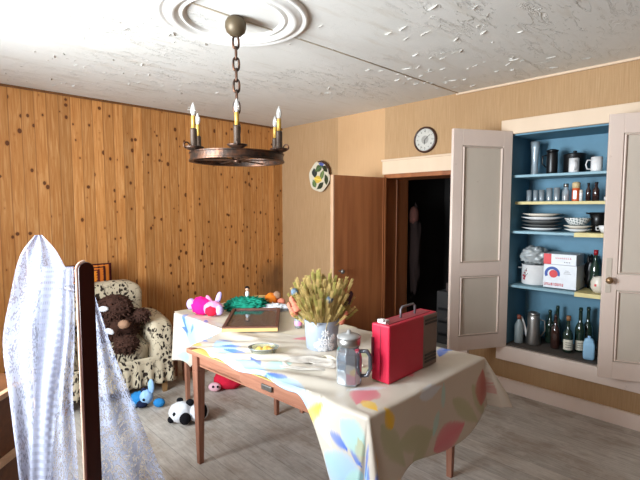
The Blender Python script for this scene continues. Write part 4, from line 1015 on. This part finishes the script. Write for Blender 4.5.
# pink plush
t = thing('plush_toy', 'magenta, pink and lilac soft toy lying left of the green cloth', 'soft toy', (1.76, 3.10, ZT + .012), math.radians(-44))
MB().blob((-.03, .0, .07), (.085, .07, .07), 24, 16, .95, .2, 8).build('body', M['fpink'], t, smooth=True)
MB().blob((.07, -.05, .06), (.075, .06, .06), 24, 16, 1, .12, 6).build('head', M['flpink'], t, smooth=True)
MB().blob((.065, -.095, .05), (.05, .03, .04), 18, 12, 1, .1, 6).build('red_mouth', M['fred'], t, smooth=True)
MB().blob((-.115, .0, .085), (.038, .038, .045), 18, 12, 1, .1, 6).build('paw', M['flil'], t, smooth=True, label='lilac paw')
MB().blob((.125, -.085, .055), (.032, .035, .04), 18, 12, 1, .1, 6).build('paw', M['flil'], t, smooth=True, label='lilac paw')
MB().blob((.10, .0, .13), (.022, .018, .055), 16, 12, .9, .1, 6, M=RY(.3)).build('ear', M['flil'], t, smooth=True)
MB().blob((.03, .0, .11), (.02, .018, .05), 16, 12, .9, .1, 6, M=RY(-.5)).build('ear', M['flpink'], t, smooth=True)
# green crumpled cloth
m = MB().blob((0, 0, .045), (.165, .12, .06), 72, 36, .9, .45, 16, seed=3)
t = thing('green_scarf', 'crumpled turquoise green cloth heaped behind the picture frame', 'scarf', (2.09, 3.02, ZT + .004), math.radians(-40)); m.build('cloth_heap', M['fgreen'], t, smooth=True)
m = MB(); [m.blob((rr.uniform(-.12, .12), rr.uniform(-.09, .05), rr.uniform(.05, .09)), (.03, .02, .02), 10, 8, 1, .4, 8, seed=i) for i in range(14)]; m.build('ruffle', M['fgreen'], t, smooth=True)
t = thing('small_doll', 'tiny dark-haired doll sitting on the green cloth', 'doll', (2.12, 3.05, ZT + .115), math.radians(-130))
MB().blob((0, 0, .02), (.022, .018, .028), 16, 12).build('body', M['fwhite'], t, smooth=True)
MB().blob((0, 0, .062), (.017, .017, .019), 16, 12).build('head', simple('doll_skin', (206, 160, 132), .6), t, smooth=True)
MB().blob((-.004, 0, .068), (.0195, .0195, .018), 16, 12, 1, .2, 6).build('hair', M['fblack'], t, smooth=True)
# white lace heap, basket, orange thing
t = thing('lace_heap', 'crumpled white lace heap between the green cloth and the vase', 'cloth heap', (2.25, 2.86, ZT + .006), math.radians(-44))
MB().blob((0, 0, .02), (.15, .07, .03), 60, 24, .9, .6, 18, seed=8).build('cloth_heap', M['fwhite'], t, smooth=True)
t = thing('straw_basket', 'flat straw basket edge behind the lace heap', 'basket', (2.27, 3.08, ZT + .006), math.radians(-40))
lathe([(0, .001), (.08, .001), (.10, .03), (.125, .06), (.12, .06), (.09, .02), (0, .01)], n=40).build('basket_body', simple('woven_straw', (176, 142, 104), .8, bump=.8), t, smooth=True)
MB().tube([(.122 * math.cos(i * PI / 16), .122 * math.sin(i * PI / 16), .062) for i in range(32)], .006, 6, True).build('rim', M['straw'], t, smooth=True)
t = thing('orange_plush', 'orange and brown soft toy left of the dried wheat', 'soft toy', (2.32, 2.98, ZT + .006), math.radians(-44))
MB().blob((0, 0, .06), (.06, .05, .06), 22, 14, 1, .2, 6).build('body', M['forange'], t, smooth=True)
MB().blob((.05, 0, .10), (.035, .03, .035), 18, 12, 1, .2, 6).build('head', M['fbeige'], t, smooth=True)
MB().blob((.09, -.03, .05), (.035, .025, .03), 18, 12, 1, .2, 6).build('paw', M['salmon'], t, smooth=True)
MB().tube([(-.04, 0, .05), (-.10, .0, .06), (-.15, 0, .04)], [.018, .012, .006], 8).build('tail', M['fbeige'], t, smooth=True)

# ================================================================ FLOOR TOYS
t = thing('panda_toy', 'black and white panda soft toy lying on the floor by the table leg', 'soft toy', (1.50, 2.985, 0), math.radians(45)); t.scale = (.86, .86, .86)
# local frame: +x away from the camera, +y to the left of the picture
MB().blob((.0, .03, .085), (.10, .105, .085), 32, 22, .95, .06, 6).build('head', M['fwhite'], t, smooth=True)
MB().blob((.03, -.11, .075), (.10, .09, .075), 28, 18, .95, .06, 6).build('body', M['fwhite'], t, smooth=True)
MB().blob((-.075, .055, .10), (.022, .028, .026), 16, 12).build('eye_patch', M['fblack'], t, smooth=True)
MB().blob((-.06, .095, .045), (.032, .034, .030), 16, 12).build('muzzle', M['fblack'], t, smooth=True)
MB().blob((-.085, -.03, .065), (.045, .048, .05), 18, 12).build('paw', M['fblack'], t, smooth=True)
MB().blob((.01, -.045, .165), (.03, .035, .03), 16, 12).build('ear', M['fblack'], t, smooth=True)
MB().blob((.06, .06, .16), (.025, .03, .025), 16, 12).build('ear', M['fblack'], t, smooth=True)
MB().blob((-.02, -.17, .10), (.05, .03, .06), 16, 12).build('paw', M['fblack'], t, smooth=True)
t = thing('red_plush', 'red soft toy with a pale face lying on the floor under the table', 'soft toy', (2.02, 3.30, 0), math.radians(45))
MB().blob((.02, -.05, .08), (.09, .13, .08), 30, 18, .95, .1, 6).build('body', M['fred'], t, smooth=True)
MB().blob((-.075, .05, .05), (.035, .055, .038), 24, 16, 1, .05, 6).build('face', simple('pale_pink_plush', (230, 180, 190), .9), t, smooth=True)
MB().blob((-.112, .055, .065), (.008, .010, .011), 12, 8).build('eye', M['fblack'], t, smooth=True)
MB().blob((-.112, .015, .065), (.008, .010, .011), 12, 8).build('eye', M['fblack'], t, smooth=True)
t = thing('blue_plush', 'blue and pale blue soft toy lying on the floor in front of the armchair', 'soft toy', (1.39, 3.45, 0), math.radians(45)); t.scale = (.88, .92, 1)
MB().blob((0, .05, .06), (.07, .075, .06), 24, 16, 1, .15, 6).build('body', M['fblue'], t, smooth=True)
MB().blob((-.03, -.03, .09), (.06, .055, .055), 24, 16, 1, .1, 6).build('head', M['flblue'], t, smooth=True)
MB().blob((-.02, -.07, .17), (.02, .028, .06), 16, 12).build('ear', M['flblue'], t, smooth=True)
MB().blob((-.02, -.005, .13), (.02, .025, .03), 16, 12).build('ear', M['fnavy'], t, smooth=True)
MB().blob((-.03, -.14, .04), (.04, .05, .035), 18, 12).build('paw', M['fblue'], t, smooth=True)
MB().blob((-.05, .08, .035), (.04, .04, .03), 18, 12).build('paw', M['flblue'], t, smooth=True)
MB().blob((-.05, .0, .04), (.05, .05, .03), 18, 12, 1, .2).build('shirt', M['fnavy'], t, smooth=True)
MB().blob((-.085, -.03, .085), (.012, .014, .012), 12, 8).build('nose', M['fblack'], t, smooth=True)
t = thing('pale_blue_plush', 'fluffy pale blue soft toy on a low stool under the side table', 'soft toy', (1.93, 3.80, .235), math.radians(45))
MB().blob((0, 0, .08), (.09, .11, .085), 48, 30, 1, .35, 16).build('body', M['flblue'], t, smooth=True)
MB().blob((-.06, .05, .13), (.05, .05, .05), 24, 16, 1, .25, 10).build('head', M['flblue'], t, smooth=True)
t = thing('low_stool', 'low brown wooden stool under the pale blue soft toy', 'stool', (1.95, 3.80, 0), math.radians(4))
MB().bx((-.10, -.10, .205), (.10, .10, .23)).build('seat', M['table'], t, bevel=.004)
for x in (-.08, .08):
    for y in (-.08, .08): MB().taper((x, y, 0), (x, y, .205), .025, .035).build('leg', M['tleg'], t)

# ================================================================ ARMCHAIR
ac = thing('armchair', 'armchair under a cream cover with black brush pattern, beside the pine wall', 'armchair', (1.31, 4.02, 0), math.radians(-8))
def pad(name, c, r, e=.45, amp=.05, fr_=5, seed=0, M_=None, mat='cover'): return MB().blob(c, r, 44, 28, e, amp, fr_, M_, seed).build(name, M[mat], ac, smooth=True)
pad('backrest', (-.03, .33, .56), (.40, .15, .345), .42, .05, 4, 1, RX(-.12))
pad('seat_cushion', (0, -.05, .36), (.29, .34, .12), .45, .05, 4, 2)
pad('armrest', (.37, .0, .41), (.12, .40, .22), .5, .05, 4, 3)
pad('armrest', (-.37, .0, .41), (.12, .40, .22), .5, .05, 4, 4)
m = MB()
def skirt(u, v):
    s = u * 4 % 4
    # front and the two sides, slightly pleated
    if s < 1: p = (-.44, .38 - .78 * s); n_ = (-1, 0)
    elif s < 3: p = (-.44 + .88 * (s - 1) / 2, -.40); n_ = (0, -1)
    else: p = (.44, -.40 + .78 * (s - 3)); n_ = (1, 0)
    k_ = .012 * math.sin(u * 120) * v + .01 * v
    return (p[0] + n_[0] * k_, p[1] + n_[1] * k_, .34 - .24 * v)
m.grid(lambda u, v: skirt(min(u, .9999), v), 240, 10); m.build('skirt', M['cover'], ac, smooth=True, solid=.004)
for x, y in ((-.38, -.35), (.38, -.35), (-.38, .35), (.38, .35)): MB().taper((x, y, 0), (x, y, .16), .035, .05).build('foot', m_wood('chair_foot', (140, 104, 66), (166, 128, 84)) if 'chair_foot' not in bpy.data.materials else bpy.data.materials['chair_foot'], ac)
# crocheted blanket / cushion behind
def crochet(u, v):
    fx, fy = u * 2 - 1, v * 2 - 1; r = max(abs(fx), abs(fy)) + .02 * math.sin(u * 60) * math.sin(v * 55)
    return [lin(210, 130, 40), lin(214, 140, 44), lin(70, 22, 20), lin(206, 120, 36), lin(80, 26, 22), lin(196, 104, 34), lin(56, 20, 20), lin(204, 116, 40), lin(66, 22, 22)][max(0, min(8, int(r * 9)))]
t = thing('crochet_cushion', 'orange and dark red crocheted cushion of concentric squares on top of the armchair', 'cushion', (1.24, 4.40, .85), math.radians(-4))
m = MB()
for s in (-1, 1):
    m.grid(lambda u, v, s=s: (.25 * (2 * u - 1), s * .05 * (1 - (2 * u - 1) ** 4) * (1 - (2 * v - 1) ** 4), .22 * v), 64, 64, crochet)
m.build('cushion_body', M['vcr'], t, smooth=True, weld=False)
# brown plush dog on the seat
t = thing('brown_plush_dog', 'shaggy dark brown soft toy dog sitting on the armchair', 'soft toy', (1.335, 3.87, .45), math.radians(45))
t.scale = (1.2, 1.25, 1.15)
def furry(mb, c, r, n, L, seed):
    q = random.Random(seed); mb.blob(c, r, 36, 24, 1, .18, 9, seed=seed)
    for i in range(n):
        v = Vector((q.gauss(0, 1), q.gauss(0, 1), q.gauss(0, 1))).normalized(); p = Vector(c) + Vector((v.x * r[0], v.y * r[1], v.z * r[2])) * .93
        mb.tube([p, p + v * L * .9 + Vector((0, 0, -.2 * L)), p + v * L * 1.5 + Vector((q.gauss(0, .5) * L, q.gauss(0, .5) * L, -.8 * L))], [L * .55, L * .45, L * .08], 5)
    return mb
furry(MB(), (0, 0, .12), (.13, .15, .14), 420, .015, 1).build('body', M['fbrown'], t, smooth=True)
furry(MB(), (-.05, -.02, .27), (.10, .11, .09), 300, .014, 2).build('head', M['fbrown'], t, smooth=True)
furry(MB(), (-.14, -.13, .03), (.09, .07, .06), 160, .013, 3).build('paw', M['fbrown'], t, smooth=True)
furry(MB(), (-.14, .12, .03), (.09, .07, .06), 160, .013, 4).build('paw', M['fbrown'], t, smooth=True)
furry(MB(), (.0, -.17, .20), (.05, .06, .05), 90, .013, 5).build('ear', M['fbrown'], t, smooth=True)
furry(MB(), (.0, .15, .26), (.05, .04, .08), 90, .013, 6).build('ear', M['fbrown'], t, smooth=True)
MB().blob((-.145, -.12, .17), (.036, .036, .032), 20, 14, 1, .15).build('muzzle', M['fbeige'], t, smooth=True)
MB().blob((-.165, .0, .285), (.022, .032, .020), 16, 12).build('white_patch', M['fwhite'], t, smooth=True)
MB().blob((-.215, -.06, .14), (.018, .03, .018), 16, 12, M=RX(.6)).build('white_patch', M['fwhite'], t, smooth=True)
MB().blob((-.10, .15, .27), (.03, .03, .022), 16, 12).build('orange_patch', M['forange'], t, smooth=True)

# ================================================================ RACK WITH LACE, LOW CHEST
fx, fy = math.cos(math.radians(45.7)), math.sin(math.radians(45.7))
rk = thing('drying_rack', 'dark red-brown wooden rack with round-topped posts, lace hung over it', 'rack', (.388, 1.352, 0), 0)
def post(x, y, h, nm='post'):
    m = MB(); n = 10; P = []; w2, d2 = .0205, .012
    prof = [(-w2, 0), (w2, 0)] + [(w2 * math.cos(PI * i / n), h - w2 + w2 * math.sin(PI * i / n)) for i in range(n + 1)]
    for dy in (-d2, d2): P += [(x + a, y + dy, z) for a, z in prof]
    k_ = len(prof); F = [tuple(range(k_)), tuple(reversed(range(k_, 2 * k_)))] + [(i, (i + 1) % k_, (i + 1) % k_ + k_, i + k_) for i in range(k_)]
    m.add(P, F); o = m.build(nm, M['post'], rk, bevel=.002)
    e = MB(); E_ = [(-w2 - .0015, y, z) for z in (0.0,)]; 
    e.tube([(x - w2 - .0005, y, .01), (x - w2 - .0005, y, h - w2)] + [(x + (w2 + .0005) * math.cos(PI - PI * i / 12), y, h - w2 + (w2 + .0005) * math.sin(PI * i / 12)) for i in range(1, 7)], .0055, 8)
    e.build('bare_edge', M['pedge'], o, smooth=True, label='pale bare wood edge of the post')  # pale strip paints the window-lit side onto the dark post
    return o
post(0, 0, 1.445); post(-.035, .42, 1.46)
MB().tube([(0, .0, 1.36), (-.035, .42, 1.34)], .010, 12).build('top_rail', M['post'], rk, smooth=True)
MB().box((-.0175, .192, .40), (.02, .36, .04), RZ(.09)).build('cross_rail', M['post'], rk)
MB().box((-.0175, .192, .12), (.02, .36, .04), RZ(.09)).build('cross_rail', M['post'], rk)
for x, y in ((0, 0), (-.035, .42)): MB().bx((x - .18, y - .02, 0), (x + .18, y + .02, .035)).build('foot', M['post'], rk, bevel=.004)
LA = [(0.345, 1.726, 1.506, 0.362, 1.71, 1.506), (0.308, 1.756, 1.439, 0.400, 1.668, 1.439), (0.281, 1.771, 1.322, 0.425, 1.632, 1.322), (0.25, 1.783, 1.147, 0.397, 1.639, 1.147), (0.256, 1.756, 0.953, 0.357, 1.657, 0.953), (0.264, 1.72, 0.684, 0.329, 1.657, 0.684), (0.267, 1.689, 0.416, 0.3, 1.656, 0.416)]
LB = [(0.346, 1.556, 1.420, 0.412, 1.490, 1.420), (0.331, 1.57, 1.215, 0.396, 1.506, 1.215), (0.311, 1.567, 0.996, 0.36, 1.519, 0.996), (0.287, 1.565, 0.746, 0.331, 1.521, 0.746), (0.267, 1.558, 0.496, 0.307, 1.518, 0.496)]
LC = [(0.374, 1.449, 1.42, 0.395, 1.428, 1.42), (0.361, 1.445, 1.235, 0.389, 1.418, 1.235), (0.339, 1.448, 1.057, 0.376, 1.412, 1.057), (0.329, 1.445, 0.938, 0.376, 1.4, 0.938), (0.308, 1.45, 0.789, 0.374, 1.385, 0.789), (0.283, 1.45, 0.552, 0.368, 1.366, 0.552)]
LD = [(0.429, 1.458, 1.326, 0.44, 1.447, 1.326), (0.421, 1.449, 1.159, 0.472, 1.399, 1.159), (0.413, 1.441, 1.005, 0.508, 1.348, 1.005), (0.406, 1.434, 0.882, 0.537, 1.307, 0.882), (0.394, 1.43, 0.728, 0.571, 1.257, 0.728), (0.376, 1.421, 0.481, 0.606, 1.197, 0.481)]
def lace(name, rows, mat, amp, nf, label, ph=0.0, sh=0.0):
    m = MB(); n_ = Vector((-fx, -fy, 0)); uv = []
    def f(u, v):
        r_ = cr(rows, v); a = Vector(r_[:3]); b = Vector(r_[3:]); p = a.lerp(b, u)
        p += n_ * sh; p += n_ * (amp * .42 * (.4 + .6 * min(1, v * 3)) * (math.sin(u * nf * 2 * PI + ph + 1.5 * math.sin(v * 4)) + .4 * math.sin(u * nf * 5 + v * 9)) - .12 * amp)
        return p
    NU, NV = 60, 140
    m.grid(f, NU, NV); o = m.build(name, mat, None, smooth=True)
    ul = o.data.uv_layers.new(name='uv')
    for l in o.data.loops:
        i = l.vertex_index; ul.data[l.index].uv = ((i % (NU + 1)) / NU, (i // (NU + 1)) / NV)
    return tag(o, label, 'lace curtain', 'lace curtains draped over the rack')
lace('lace_curtain', LA, M['lace1'], .012, 2.2, 'white leaf-patterned lace draped over the hidden far post, at the left')
lace('lace_curtain', LB, M['lace2'], .006, 1.6, 'white lace band with fine horizontal stripes over the top rail', 1, .034)
lace('lace_curtain', LC, M['lace3'], .006, 1.5, 'narrow white lace length hanging directly left of the dark post', 2, .034)
lace('lace_curtain', LD, M['lace3'], .008, 2.0, 'thin white flower lace spreading out to the right of the dark post', .5)
# dark carved knob showing through the lace top
t = thing('low_chest', 'brown wooden chest with pale drawer edges at the far left behind the lace', 'chest', (.10, 1.95, 0), math.radians(45.7))
MB().bx((-.25, -.02, 0), (.45, .42, .86)).build('chest_body', M['brown'], t, bevel=.004)
m = MB(); [m.bx((-.26, -.045, z), (.46, -.018, z + .022)) for z in (.30, .58, .845)]; m.build('pale_edge', M['ledge'], t, bevel=.002)
